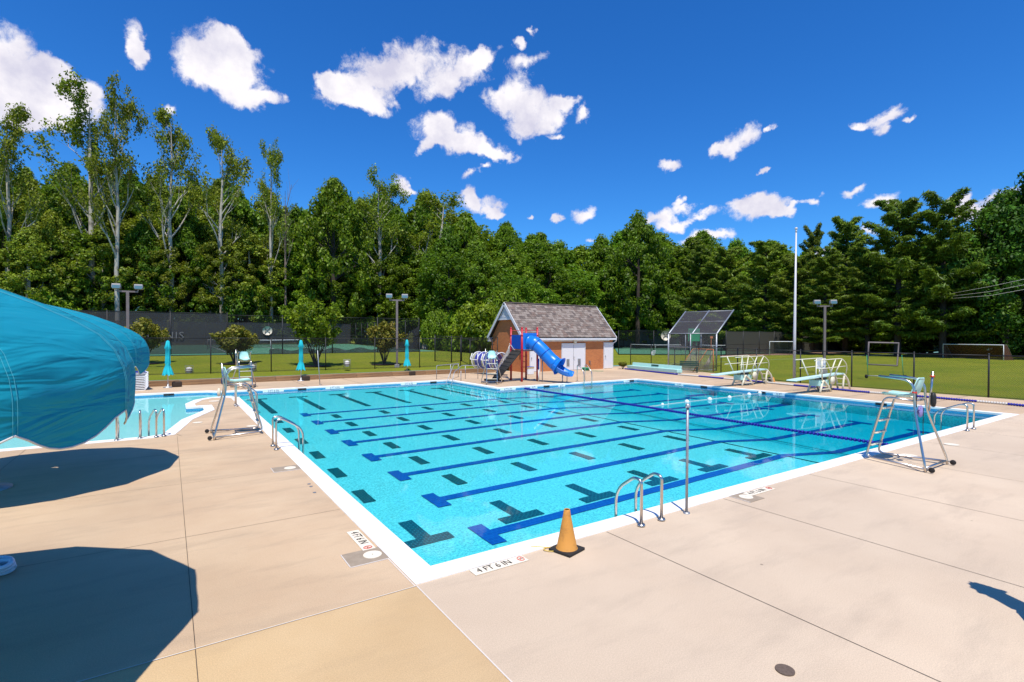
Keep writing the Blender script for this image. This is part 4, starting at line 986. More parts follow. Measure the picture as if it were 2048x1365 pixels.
# ------------------------------------------------------------------ diving boards (board along -x)
def diving(label,loc):
    t=thing('diving_board',label,'diving board',loc,0,'diving boards on the right side')
    vs=[]; 
    for (x,z,th) in [(-2.35,.66,.02),(-2.3,.675,.035),(-1.2,.71,.05),(.2,.75,.06),(1.4,.79,.055),(2.35,.83,.04)]:
        for y in (-.25,.25): vs += [(x,y,z),(x,y,z+th)]
    mb=MB(); fs=[]
    for i in range(5):
        b=i*4; fs+=[(b,b+2,b+6,b+4),(b+1,b+5,b+7,b+3),(b,b+4,b+5,b+1),(b+2,b+3,b+7,b+6)]
    fs+=[(0,1,3,2),(20,22,23,21)]; mb.add(vs,fs); mb.build('board',M['boardmint'],t)
    mb=MB(); mb.box((.25,0,.46),(1.0,.5,.30),bev=.03); mb.build('pedestal_box',M['mint'],t)
    mb=MB(); mb.tube([(.3,-.32,.70),(.3,.32,.70)],.06,12); mb.build('fulcrum',M['black'],t)
    for s in (-1,1):
        mb=MB(); mb.tube(fillet([(-.28,s*.3,0),(-.05,s*.27,.35),(.1,s*.27,.6),(.5,s*.27,.35),(.85,s*.3,0)],.1,4),.05,8); mb.box((.3,s*.3,.16),(.7,.05,.05)); mb.build('stand_leg',M['cream'],t)
        mb=MB(); mb.lathe([(.001,-.03),(.2,-.03),(.2,.03),(.001,.03)],(0,0,0),20); o=mb.build('fulcrum_wheel',M['cream'],t); o.rotation_euler=(PI/2,0,0); o.location=(.85,s*.36,.56)
        y=s*.46
        mb=MB(); mb.tube(fillet([(-1.15,y,1.62),(1.65,y,1.66),(2.15,y,1.3),(2.25,y*.8,.86)],.35,6),.022,8); mb.tube([(-.75,y,1.20),(1.95,y,1.26)],.020,8); mb.build('handrail',M['cream'],t)
        for xa,xb in ((-.55,-.05),(.9,.55),(1.55,1.0)):
            mb=MB(); mb.tube([(xa,y,1.63),(xb,s*.3,.6)],.03,8); mb.build('rail_upright',M['cream'],t)
    for s in (-1,1):
        mb=MB(); mb.tube(fillet([(2.05,s*.3,0),(2.15,s*.28,.45),(2.3,s*.26,.8),(2.65,s*.28,.5),(2.85,s*.3,0)],.12,4),.05,8); mb.build('ladder_leg',M['cream'],t)
    mb=MB(); 
    for z in (.28,.55): mb.box((2.68,0,z),(.14,.5,.04))
    mb.box((2.3,0,.8),(.3,.5,.05)); mb.build('step',M['cream'],t)
    return t
d1=diving('mint diving board with cream rails nearer the backstop',(24.6,11.85,0))
dup(d1,'mint diving board with cream rails nearer the right lifeguard chair',(24.7,7.75,0))
a=P(1642,27.5,0); t=thing('pool_rules_sign','small white notice board on posts behind the nearer diving board','sign',(a.x,a.y,0),math.atan2(-(CAM.x-a.x),(CAM.y-a.y))+PI)
mb=MB(); mb.box((0,0,1.35),(.44,.03,.56)); mb.build('board',M['signw'],t); mb=MB()
for q in range(7): mb.box((0,-.018,1.55-.06*q),(.34-.05*(q%3),.004,.014))
mb.build('notice_lines',M['lampbox'],t)
mb=MB(); mb.tube([(-.06,.03,0),(-.06,.03,1.2)],.03,8); mb.tube([(.06,.03,0),(.06,.03,1.2)],.03,8); mb.build('post',M['cream'],t)

# ------------------------------------------------------------------ fences
def fence(name,label,pts,H,mesh,postr=.035,dz=0,sp=3.0,railm='black',zfun=None,mid=False,cat='fence',top=True,poststyle=None):
    t=thing(name,label,cat,(0,0,0)); mb=MB(); rl=MB(); r2=MB(); r3=MB(); u=0
    zf_=zfun or (lambda p:0)
    for i in range(len(pts)-1):
        a,b=Vector(pts[i]),Vector(pts[i+1]); d=(b-a); n=max(1,round(d.length/sp))
        for k in range(n):
            p=a+d*(k/n); q=a+d*((k+1)/n); zp,zq=zf_(p),zf_(q); l=(q-p).length
            mb.quad((p.x,p.y,zp+.03),(q.x,q.y,zq+.03),(q.x,q.y,zq+H),(p.x,p.y,zp+H),0,[(u,zp),(u+l,zq),(u+l,zq+H),(u,zp+H)]); u+=l
            rl.tube([(p.x,p.y,zp+H),(q.x,q.y,zq+H)],.024,6); r2.tube([(p.x,p.y,zp+.05),(q.x,q.y,zq+.05)],.010,5)
            if mid: r3.tube([(p.x,p.y,zp+H*mid),(q.x,q.y,zq+H*mid)],.018,5)
            pb=MB(); pb.tube([(0,0,0),(0,0,H+.04)],postr,8); pb.lathe([(postr*1.2,0),(postr*1.1,.05),(.001,.07)],(0,0,H+.03),8); o=pb.build('post',M[railm],t); o.location=(p.x,p.y,zp)
            if k==n-1 and i==len(pts)-2: o2=o.copy(); COL.objects.link(o2); o2.parent=t; o2.location=(q.x,q.y,zq)
    mb.build('chain_mesh' if mesh in('chain','chain2') else 'windscreen',M[mesh],t); rl.build('top_rail',M[railm],t); r2.build('tension_wire',M[railm],t); (r3.build('middle_rail',M[railm],t) if mid else None); return t
zl=lambda p: hgt(p.x,p.y)
fence('pool_fence','low black chain link fence on the grass behind the timber edging',[(-14,30.6),(-3.5,30.5),(13.0,29.9),(19.9,30.2)],2.12,'chain',.032,sp=3.3,zfun=zl)
fence('pool_fence','black chain link fence along the right side of the pool deck',[(34.4,29.5),(33.0,23.2),(31.5,17.8),(29.1,13.6),(29.0,8.0),(28.9,-12)],1.93,'chain',.036,sp=2.9)
fence('gate_fence','dark gate posts and rails on the lawn left of the pool house',[tuple(P(870,43,0)[:2]),tuple(P(903,42,0)[:2]),tuple(P(923,43.5,0)[:2])],2.1,'chain',.05,sp=2.6,zfun=zl)
fence('gate_fence','short dark chain link fence running to the back corner of the pool house',[tuple(P(923,43.5,0)[:2]),tuple(P(940,40,0)[:2]),(19.9,31.0)],2.0,'chain',.035,sp=2.6,zfun=zl)
# tennis enclosure left
TY=43.9
fence('tennis_fence','tall black windscreen fence of the left tennis court',[(-26,TY),(1.8,TY)],3.35,'screen',.05,sp=4.2,zfun=lambda p:hgt(p.x,p.y)+.12)
fence('tennis_fence','tall bare chain link fence of the tennis court behind the ornamental trees',[(1.8,TY),(18.9,TY-.2)],3.35,'chain',.05,sp=4.4,zfun=zl,mid=.5)
fence('tennis_fence','far grey windscreen fence with tennis ball emblem',[(-14,78),(22,78)],3.2,'screen',.05,sp=4.2,zfun=zl)
fence('tennis_fence','tall side fence of the tennis court, part covered in black screen',[(18.9,TY-.2),(20.5,62),(22,78)],3.2,'chain',.05,sp=4.4,zfun=zl)
# fallen screen
mb=MB(); vs=[];n=40
for i in range(n+1):
    x=5+13.9*i/n; top=.42+.12*math.sin(i*.9)+(2.3*max(0,(i-28)/12)**1.6 if i>28 else 0)
    for z in (0.02,top*.5,top): vs.append((x,TY-.12+.1*math.sin(i*1.3+z*3),hgt(x,TY)+z+(0 if i<34 or z<.1 else 0)))
mb.add(vs,[(i*3+j,(i+1)*3+j,(i+1)*3+j+1,i*3+j+1) for i in range(n) for j in range(2)],0,True); o=mb.build('fallen_windscreen',M['screen']); tag(o,'black windscreen sagging along the bottom of the tennis fence','windscreen')
mb=MB(); zc=hgt(9.7,78)
text_mb('TENNIS',.80,Matrix.Translation((P(352,41.5).x-.95,TY-.09,hgt(0,TY)+1.62))@Matrix.Rotation(PI/2,4,'X'),mb,0,.004,1.15); o=mb.build('tennis_lettering',pm('faded_grey_lettering',(.13,.13,.135),.8)); tag(o,'faded grey TENNIS lettering on the left windscreen','lettering')
def emblem(p,rz,r,label):
    t=thing('tennis_ball_emblem',label,'emblem',p,rz)
    mb=MB(); mb.lathe([(.001,0),(r,0),(r,.02)],(0,0,0),28); o=mb.build('disc',M['lid'],t); o.rotation_euler=(PI/2,0,0)
    mb=MB()
    for s in (-1,1): mb.tube([(s*r*(.95-.62*math.cos(a)),-.03,r*.95*math.sin(a)) for a in [-.95+1.9*j/10 for j in range(11)]],.04*r,5)
    mb.build('seam',M['ink'],t)
    mb=MB(); mb.tube([(-r*.5,-.03,r*.35),(0,-.03,r*.12),(r*.5,-.03,r*.4)],.05*r,5); mb.tube([(-r*.5,-.03,-r*.35),(0,-.03,-r*.12),(r*.5,-.03,-r*.4)],.05*r,5); mb.build('motif',M['ink'],t)
e=P(535,76); emblem((e.x,77.85,zat(663,76.5)),0,.66,'round pale tennis ball emblem on the far left windscreen')
# courts
cz=lambda x,y:hgt(x,y)+.02
tag(grid_sheet('court_ground',[-26,-15,-5,5,18.5,21.5],[44.3,50,60,70,77.6],lambda x,y:cz(min(x,22),y),M['court']),kind='structure')
mb=MB()
for x0 in (-16.5,2.2):
    for dx in (0,1.37,9.6,10.97): strip(mb,(x0+dx,49.2),(x0+dx,73),.10,0,0)
    for yy in (49.2,54.7,67.5,73): strip(mb,(x0,yy),(x0+10.97,yy),.10,0,0)
    strip(mb,(x0+5.5,54.7),(x0+5.5,67.5),.1,0,0)
v2=[]
for (x,y,z) in mb.v: v2.append((x,y,cz(x,y)+.012))
mb.v=v2; tag(mb.build('ground_markings',M['courtline']),kind='structure')
def tnet(label,p,q,zf_,h=1.0):
    t=thing('tennis_net',label,'tennis net',(0,0,0)); mb=MB(); p=Vector(p);q=Vector(q); zp,zq=zf_(p),zf_(q)
    mb.quad((p.x,p.y,zp+.05),(q.x,q.y,zq+.05),(q.x,q.y,zq+h),(p.x,p.y,zp+h)); mb.build('net',M['courtnet'],t)
    mb=MB(); mb.tube([(p.x,p.y,zp+h),((p.x+q.x)/2,(p.y+q.y)/2,(zp+zq)/2+h-.06),(q.x,q.y,zq+h)],.045,6); m=(p+q)/2; mb.tube([(m.x,m.y,(zp+zq)/2),(m.x,m.y,(zp+zq)/2+h)],.03,6); mb.build('tape',M['white'],t)
    mb=MB(); mb.tube([(p.x,p.y,zp),(p.x,p.y,zp+h+.05)],.04,6); mb.tube([(q.x,q.y,zq),(q.x,q.y,zq+h+.05)],.04,6); mb.build('post',M['lampgrey'],t)
tnet('tennis net behind the leftmost windscreen',(-17.5,61.1),(-4.6,61.1),zl); tnet('white topped tennis net seen behind the ornamental trees',(1.3,61.1),(14.1,61.1),zl)
# courts right
zr=lambda p:.02
RA=P(1237,76,0);RB=P(1452,74,0);RC=P(1452,125,0);RD=P(1228,118,0)
mb=MB(); mb.poly([(RA.x,RA.y),(RB.x,RB.y),(RC.x,RC.y),(RD.x,RD.y)],.12); q=[P(1452,74,0),P(1780,108,0),P(1780,150,0),P(1452,125,0)]
mb.poly([(v.x,v.y) for v in q],.115); tag(mb.build('court_ground',M['court']),kind='structure')
pA,pB,pC=P(1195,118,0),P(1358,112,0),P(1520,112,0)
fence('tennis_fence','dark green windscreen fence right of the pool house',[tuple(pA[:2]),tuple(pB[:2])],3.9,'screen2',.06,sp=6,zfun=lambda p:.35)
fence('tennis_fence','bare chain link fence before the right tennis court',[tuple(RA[:2]),tuple(RB[:2])],3.5,'chain',.06,sp=4.6)
fence('tennis_fence','long worn grey windscreen fence below the pines',[tuple(P(1452,74,0)[:2]),tuple(P(1768,108,0)[:2])],3.45,'screen3',.07,sp=4.3,mid=.45)
fence('tennis_fence','dark windscreen fence behind the backstop',[tuple(pB[:2]),tuple(pC[:2])],4.1,'screen',.06,sp=6)
ap=P(1249,117.0); mb=MB(); dd=(pB-pA).normalized(); rz=math.atan2(dd.y,dd.x)
text_mb('TENNIS',1.7,Matrix.Translation((ap.x-.0,ap.y-.25,zat(672,117)))@Matrix.Rotation(rz,4,'Z')@Matrix.Rotation(PI/2,4,'X'),mb,0,.004,1.1); o=mb.build('tennis_lettering',M['signw']); tag(o,'white TENNIS lettering on the dark green windscreen beside the pool house','lettering')
e=P(1331.5,76); emblem((e.x,e.y,zat(671,75)),-.55,.72,'round pale tennis ball emblem left of the backstop')
tnet('tennis net behind the backstop frame',P(1262,97,0)[:2],P(1362,92,0)[:2],lambda p:.12,1.05); tnet('tennis net right of the backstop frame',P(1400,92,0)[:2],P(1452,90,0)[:2],lambda p:.12,1.05)
tag(grid_sheet('infield_dirt',[0,1],[0,1],lambda x,y:0,M['dirt']),kind='structure'); o=bpy.data.objects['infield_dirt']
me=o.data; cs_=[P(1440,70,.01),P(1800,92,.01),P(1790,104,.01),P(1440,77,.01)]
for v,c in zip(me.vertices,[cs_[0],cs_[1],cs_[3],cs_[2]]): v.co=c
a_,b_=P(1375,55,.012),P(1440,54,.012)

# backstop
t=thing('baseball_backstop','grey chain link baseball backstop with sloping overhang behind the fence','backstop',(0,0,0))
DB=44.0; base=[P(1335.5,43.5),P(1372,52),P(1432,43)]; 
bl,br,bm=P(1337,43),P(1433,41.5),P(1381,42)
zt=zat(668,42.5); tl,tr=P(1371,50),P(1467,47.5); ztp=zat(622,49); ztr=zat(619,47)
mb=MB()
for p in (bl,br): mb.tube([(p.x,p.y,0),(p.x,p.y,zt)],.065,8)
bk=[P(1371,50.5),P(1402,49.8)]
for p in (bm,*bk): mb.tube([(p.x,p.y,0),(p.x,p.y,zt)],.04,8)
mb.build('upright',M['galv'],t)
mb=MB()
for f in (0,.62,1): mb.tube([(bl.x,bl.y,zt*f+.05),(br.x,br.y,zt*f+.05)],.035,6)
mb.tube([(bl.x,bl.y,zt),(tl.x,tl.y,ztp)],.06,8); mb.tube([(br.x,br.y,zt),(tr.x,tr.y,ztr)],.06,8)
m0=(bl+br)/2; m1=(tl+tr)/2; mb.tube([(m0.x,m0.y,zt),(m1.x,m1.y,(ztp+ztr)/2)],.06,8)
for f in (.5,.97):
    p=bl.lerp(tl,f);q=br.lerp(tr,f); mb.tube([(p.x,p.y,zt+(ztp-zt)*f),(q.x,q.y,zt+(ztr-zt)*f)],.035,6)
mb.build('overhang_frame',M['galv'],t)
mb=MB(); w=(br-bl).length; mb.quad((bl.x,bl.y,.05),(br.x,br.y,.05),(br.x,br.y,zt),(bl.x,bl.y,zt),0,[(0,0),(w,0),(w,zt),(0,zt)])
mb.build('lower_mesh',M['chain2'],t); mb=MB(); s=(Vector((tl.x,tl.y,ztp))-Vector((bl.x,bl.y,zt))).length
mb.quad((bl.x,bl.y,zt),(br.x,br.y,zt),(tr.x,tr.y,ztr),(tl.x,tl.y,ztp),0,[(0,0),(w,0),(w,s),(0,s)]); mb.build('overhang_mesh',meshmat('overhang_mesh',(.07,.06,.06),.55),t)
p=P(1388,86,0); mb=MB(); mb.box((0,0,0),(2.2,.06,2.1),rz=-.3); mb.tube([(-.6,0,-3),(-.6,0,0)],.06,6); mb.tube([(.6,0,-3),(.6,0,0)],.06,6); o=mb.build('scoreboard',M['greenboard']); o.location=(p.x,p.y,zat(669.5,86)); tag(o,'plain bright green board seen through the backstop','board')
p=P(1423,72,0); mb=MB(); mb.box((0,0,0),(.42,.04,.30),rz=-.3); mb.tube([(0,.05,-2.8),(0,.05,0)],.03,6); o=mb.build('small_sign',M['orange']); o.location=(p.x,p.y,zat(674.5,72)); tag(o,'tiny orange sign on the dark screen behind the backstop','sign')
p=P(1308,72,0); mb=MB(); mb.box((0,0,.5),(.45,.05,.55),rz=-.4,rx=.3); mb.box((0,.2,.35),(.4,.05,.5),rz=-.4,rx=-.3); o=mb.build('white_sign',M['signw']); o.location=(p.x,p.y,.0); tag(o,'small white folding sign on the lawn before the right court','sign')

# goals and training frames
def goal(name,label,cat,c,w,h,d,rz,mframe,mnet,r=.04,bottom=True):
    t=thing(name,label,cat,c,rz); mb=MB(); mb.tube([(-w/2,0,0),(-w/2,0,h),(w/2,0,h),(w/2,0,0)],r,8); mb.build('goal_frame',M[mframe],t)
    mb=MB(); mb.tube([(-w/2,0,h),(-w/2,d*.3,h),(-w/2,d,0),(w/2,d,0),(w/2,d*.3,h),(w/2,0,h)],r*.6,6); mb.build('back_frame',M['orange' if mframe!='white' else 'lampgrey'],t)
    mb=MB(); L=math.hypot(d,h)
    mb.quad((-w/2,d,.02),(w/2,d,.02),(w/2,d*.3,h),(-w/2,d*.3,h),0,[(0,0),(w,0),(w,L),(0,L)])
    for s in (-1,1): mb.add([(s*w/2,0,h),(s*w/2,0,0),(s*w/2,d,0),(s*w/2,d*.3,h)],[(0,1,2,3)],0,False,[[(0,h),(0,0),(d,0),(d*.3,h)]])
    mb.build('net',M[mnet],t); return t
p=P(1412,41,0); goal('lacrosse_goal','orange lacrosse goal with sagging cord net behind the fence','goal',(p.x,p.y,0),1.7,1.75,1.9,R_(75),'orange','netmesh')
mb=MB(); n=14; vs=[]
L0=P(1424,40.5,0);L1=P(1398,41.5,0)
for i in range(n):
    u=i/(n-1); 
    a_=Vector((L0.x,L0.y,1.6-.1*u)); b_=L0.lerp(L1,.3+.7*u); b_.z=.05
    mb.tube([a_,a_.lerp(b_,.5)+Vector((0,0,-.25)),b_],.012,4)
o=mb.build('sagging_net',M['net']); tag(o,'pale cord net draped from the orange lacrosse goal','net')
p=P(1565,74,0); goal('soccer_goal','orange braced goal standing before the worn windscreen','goal',(p.x,p.y,0),3.6,2.0,1.6,R_(-35),'white','chain2',.05)
gl,gr=G(1886,716),G(2007,721); w=(gr-gl).length; rz=math.atan2(gr.y-gl.y,gr.x-gl.x)
goal('soccer_goal','wide white soccer goal with brown net at the right end of the field','goal',tuple((gl+gr)/2),w,1.78,1.6,rz,'white','brownnet',.05)
# rebounder frame
a=P(1732,33.5,0);b=P(1802,33.2,0); d=(b-a); rz=math.atan2(d.y,d.x); c=(a+b)/2; w=d.length; t=thing('rebounder_frame','grey rectangular rebounder frame on wheels behind the right fence','training frame',(c.x,c.y,0),rz)
zb_,zt_=zat(728,33.3),zat(684,33.3); mb=MB(); mb.tube([(-w*.45,0,zb_),(w*.40,0,zb_-.08),(w*.48,.2,zt_-.04),(-w*.37,.2,zt_)],.065,6,closed=True); mb.build('frame',M['lampgrey'],t)
mb=MB(); mb.tube([(-w*.55,-.3,.32-.05),(w*.55,-.3,.2)],.03,6); mb.build('axle',M['galv'],t)
for s in (-1,1):
    mb=MB(); mb.lathe([(.001,-.03),(.12,-.04),(.12,.04),(.001,.03)],(0,0,0),14); o=mb.build('wheel',M['rubber'],t); o.location=(s*w*.55,-.3,.22); o.rotation_euler=(0,PI/2,0)
    mb=MB(); mb.tube([(s*w*.5,-.3,.2),(s*w*.5,-.1,zb_+.6)],.02,5); mb.build('green_strut',M['greenboard'],t)
# deck side mint reel bench
a,b=Vector((30.6,25.6,0)),Vector((29.6,19.9,0)); a=G(1254,738.5); b=G(1354,748.5); d=b-a; rz=math.atan2(d.y,d.x); c=(a+b)/2; w=d.length
t=thing('cover_reel_bench','long mint bench box with dark label beyond the far pool corner','bench box',(c.x,c.y,0),rz)
mb=MB(); mb.box((0,.25,.2),(w,.5,.24),bev=.02); mb.build('seat_box',M['mint'],t); mb=MB(); mb.box((0,.5,.42),(w*.96,.1,.30),rx=-.25,bev=.02); mb.build('back_panel',M['mint'],t)
mb=MB(); mb.box((0,.44,.46),(w*.14,.02,.12),rx=-.25); mb.build('label_plate',M['bench'],t)
mb=MB(); 
for s in (-1,1): mb.box((s*w*.46,.25,.04),(.1,.5,.08))
mb.build('foot',M['cream'],t)
a=P(1378,39.5,0); t=thing('green_bench','dark green slatted bench beside the mint bench box','bench',(a.x,a.y,0),-1.05); mb=MB()
for q in range(3): mb.box((0,-.12+.13*q,.42),(1.4,.10,.03))
mb.build('seat',M['bench'],t); mb=MB()
for q in range(3): mb.box((0,.22,.55+.13*q),(1.4,.03,.10))
mb.build('backrest',M['bench'],t)
for s in (-1,1): mb=MB(); mb.box((s*.6,.05,.21),(.05,.4,.42)); mb.build('leg',M['bench'],t)
mb=MB(); mb.lathe([(.12,0),(.13,.34),(.001,.34)],(0,0,0),14); o=mb.build('black_bin',M['black']); o.location=P(1541.5,31.0,0); tag(o,'small black cylinder bin behind the first diving board','bin')
mb=MB(); mb.lathe([(.13,0),(.05,.3),(.02,.34)],(0,0,0),14); mb.box((0,0,.012),(.3,.3,.024)); o=mb.build('small_cone',M['conec']); o.location=P(1547,31.0,0); tag(o,'small orange cone beside the black bin by the diving board','cone')
# white loungers in a stack
a=G(279,781.5)
stk=thing('sun_lounger','lowest white lounger of the stack under the far canopy','sun lounger',(a.x,a.y,0),.15,'stacked white loungers')
mb=MB(); mb.tube(fillet([(-.36,0,.22),(-.22,0,0),(.22,0,0),(.36,0,.22)],.06,3),.025,6); mb.tube(fillet([(-.36,1.6,.22),(-.22,1.6,0),(.22,1.6,0),(.36,1.6,.22)],.06,3),.025,6); mb.tube([(-.36,0,.22),(-.36,1.7,.22)],.025,6); mb.tube([(.36,0,.22),(.36,1.7,.22)],.025,6); mb.build('frame',M['white'],stk)
mb=MB()
for q in range(12): mb.box((0,.08+.13*q,.22),(.7,.08,.006),0)
mb.build('strap',M['white'],stk)
for k in range(1,9): 
    l='white lounger number %d from the bottom of the stack'%(k+1) if False else ('topmost white lounger of the stack, with blue straps' if k==8 else 'white lounger in the middle of the stack under the far canopy')
    c=dup(stk,l,(a.x,a.y,.085*k),.15)
    if k==8:
        for q in kids(c):
            if q.name.startswith('strap'):
                q.data=q.data.copy(); q.data.materials[0]=M['navy']
# bins of loose items by fence
for k,(px,py) in enumerate(((378,752),(505,746),(694,737))):
    D=30.9+k*1.9; p=P(px,D,0); t=thing('wire_bin','white patterned bin in a wire frame, '+['left of the far lifeguard chair','just right of the far lifeguard chair','right of the round bushy tree'][k],'bin',(p.x,p.y,zat(py-2,D)),0)
    mb=MB(); mb.lathe([(.12,.02),(.17,.15),(.17,.32),(.10,.42),(.001,.42)],(0,0,0),12); mb.build('bag',M['ropewhite'],t)
    mb=MB(); mb.lathe([(.172,.12),(.175,.2)],(0,0,0),12); mb.lathe([(.172,.27),(.172,.31)],(0,0,0),12); mb.build('pattern_band',M['lampgrey'],t)
    mb=MB(); mb.tube([(-.2,-.1,-.1),(-.2,-.1,.5),(.2,-.1,.5),(.2,-.1,-.1)],.012,5); mb.tube([(-.2,.1,-.1),(-.2,.1,.5),(.2,.1,.5),(.2,.1,-.1)],.012,5); mb.build('wire_frame',M['lampbox'],t)

# timber edging
t=thing('timber_edging','weathered timber retaining edge between the far deck and the grass','retaining edge',(0,0,0))
xs_=-14.0
while xs_<19.6:
    ln=min(2.44,19.6-xs_)
    for q in range(2):
        mb=MB(); mb.box((0,0,0),(ln-.012,.15,.148),bev=.008); o=mb.build('timber',M['wood'],t); o.location=(xs_+ln/2+(.0 if q else .03),28.6+random.uniform(-.006,.006)+.02*q,.076+.151*q)
    xs_+=2.44

# ------------------------------------------------------------------ lamps, flagpole
def lamp(label,p,h,rz):
    t=thing('lamp_post',label,'lamp post',(p.x,p.y,p.z),rz,'twin head lamp posts')
    mb=MB(); mb.box((0,0,h/2),(.15,.15,h)); mb.build('pole',M['lampgrey'],t); mb=MB(); mb.box((0,0,.15),(.34,.34,.3),bev=.03); mb.build('base',M['lampbox'],t)
    mb=MB(); mb.box((0,0,h+.05),(1.05,.12,.10)); mb.build('crossarm',M['lampgrey'],t)
    for s in (-1,1):
        mb=MB(); mb.box((s*.55,-.02,h+.34),(.44,.34,.26),rx=-.25,bev=.03); mb.tube([(s*.5,0,h+.08),(s*.53,0,h+.24)],.04,6); hd=mb.build('lamp_head',M['lampbox'],t)
        mb=MB(); mb.box((s*.55,-.2,h+.31),(.38,.015,.2),rx=-.25); mb.build('lens',M['lens'],hd)
    return t
p=P(794,37.4); p.z=zat(738,37.4); l0=lamp('twin head lamp post behind the timber edge left of the pool house',p,zat(603,37.4)-p.z,R_(-20))
p=P(256,31.5); p.z=.5; dup(l0,'twin head lamp post at left, half hidden by the far canopy',p,R_(-5))
p=P(1649,38.5); dup(l0,'twin head lamp post right of the white flagpole',p,R_(-45)).scale=(1,1,1.02)
p=G(1588.5,765); t=thing('flagpole','tall white bare flagpole between the diving boards','flagpole',p)
mb=MB(); mb.tube([(0,0,0),(.0,0,3),(.03,-.03,9.1)],[.085,.08,.04],14); mb.build('pole',M['flagpole'],t)
mb=MB(); mb.lathe([(.001,-.09),(.06,-.06),(.09,0),(.06,.06),(.001,.09)],(.03,-.03,9.28),14); mb.tube([(.03,-.03,9.05),(.03,-.03,9.22)],.05,8); mb.build('finial',M['flagpole'],t)
mb=MB(); mb.tube([(.1,0,.8),(.07,-.02,8.9)],.006,4); mb.build('halyard',M['ropewhite'],t)

# ------------------------------------------------------------------ trees
def npmesh(name,verts,faces,mat,smooth=False):
    me=bpy.data.meshes.new(name); nv=len(verts); nf,k=faces.shape
    me.vertices.add(nv); me.vertices.foreach_set('co',verts.astype(np.float32).ravel())
    me.loops.add(nf*k); me.loops.foreach_set('vertex_index',faces.astype(np.int32).ravel())
    me.polygons.add(nf); me.polygons.foreach_set('loop_start',np.arange(0,nf*k,k,dtype=np.int32)); me.polygons.foreach_set('loop_total',np.full(nf,k,dtype=np.int32))
    me.materials.append(mat); me.update(calc_edges=True)
    at=me.attributes.new('leaf_tone','FLOAT','FACE'); g=np.random.default_rng(nf); at.data.foreach_set('value',(g.random(nf)**1.6).astype(np.float32)); return me
def leaves(pos,nrm,size,rng,elong=1.5,jit=.6,fold=True):
    n=len(pos); nrm=nrm+rng.normal(0,jit,(n,3)); nrm/=np.linalg.norm(nrm,axis=1,keepdims=True)+1e-9
    t=rng.normal(0,1,(n,3)); t-=nrm*(t*nrm).sum(1,keepdims=True); t/=np.linalg.norm(t,axis=1,keepdims=True)+1e-9
    b=np.cross(nrm,t); s=(size*rng.uniform(.6,1.35,n))[:,None]
    a=pos-t*s*elong*.5; c=pos+t*s*elong*.5; d=pos+b*s*.5-nrm*s*.12; e=pos-b*s*.5-nrm*s*.12
    v=np.stack([a,d,c,e],1).reshape(-1,3); f=np.arange(4*n).reshape(n,4); return v,f
def tris(v,f): return v,f
class Wood:
    def __init__(s): s.mb=MB(); s.tips=[]
    def limb(s,p,d,L,r,lev,rg,up=.25,spread=.7,kids_=(3,5),wig=.12,taper=.45):
        pts=[Vector(p)]; d=Vector(d).normalized(); n=5; rr=[r]
        for i in range(n):
            d=(d+Vector((rg.uniform(-wig,wig),rg.uniform(-wig,wig),rg.uniform(-wig,wig)*.5+up*.1))).normalized(); pts.append(pts[-1]+d*L/n); rr.append(r*(1-(1-taper)*(i+1)/n))
        s.mb.tube(pts,rr,6 if lev>0 else 4,caps=False)
        if lev==0:
            for q in pts[2:]: s.tips.append(q)
            return
        for k in range(rg.randint(*kids_)):
            i=rg.randint(2,n); x,y=frame(d); a=rg.uniform(0,2*PI); nd=(d+(x*math.cos(a)+y*math.sin(a))*spread*rg.uniform(.7,1.4)+Vector((0,0,up))).normalized()
            s.limb(pts[i],nd,L*rg.uniform(.5,.72),rr[i]*.6,lev-1,rg,up,spread,kids_,wig,taper)
        s.tips.append(pts[-1])
def clump_leaves(cs,rad,per,size,seed,flat=.7,out=None,elong=1.5,jit=.55,upb=.5):
    rg=np.random.default_rng(seed); cs=np.array([tuple(c) for c in cs]); n=len(cs); cen=out if out is not None else cs.mean(0)
    d=rg.normal(0,1,(n,per,3)); d/=np.linalg.norm(d,axis=2,keepdims=True)+1e-9
    q=rg.uniform(.25,1,(n,per,1))**.45; rr=np.asarray(rad).reshape(-1,1,1)*rg.uniform(.7,1.25,(n,1,1))
    pos=cs[:,None,:]+d*q*rr*np.array([1,1,flat]); nr=d+np.array([0,0,upb])
    return leaves(pos.reshape(-1,3),nr.reshape(-1,3),size,rg,elong,jit)
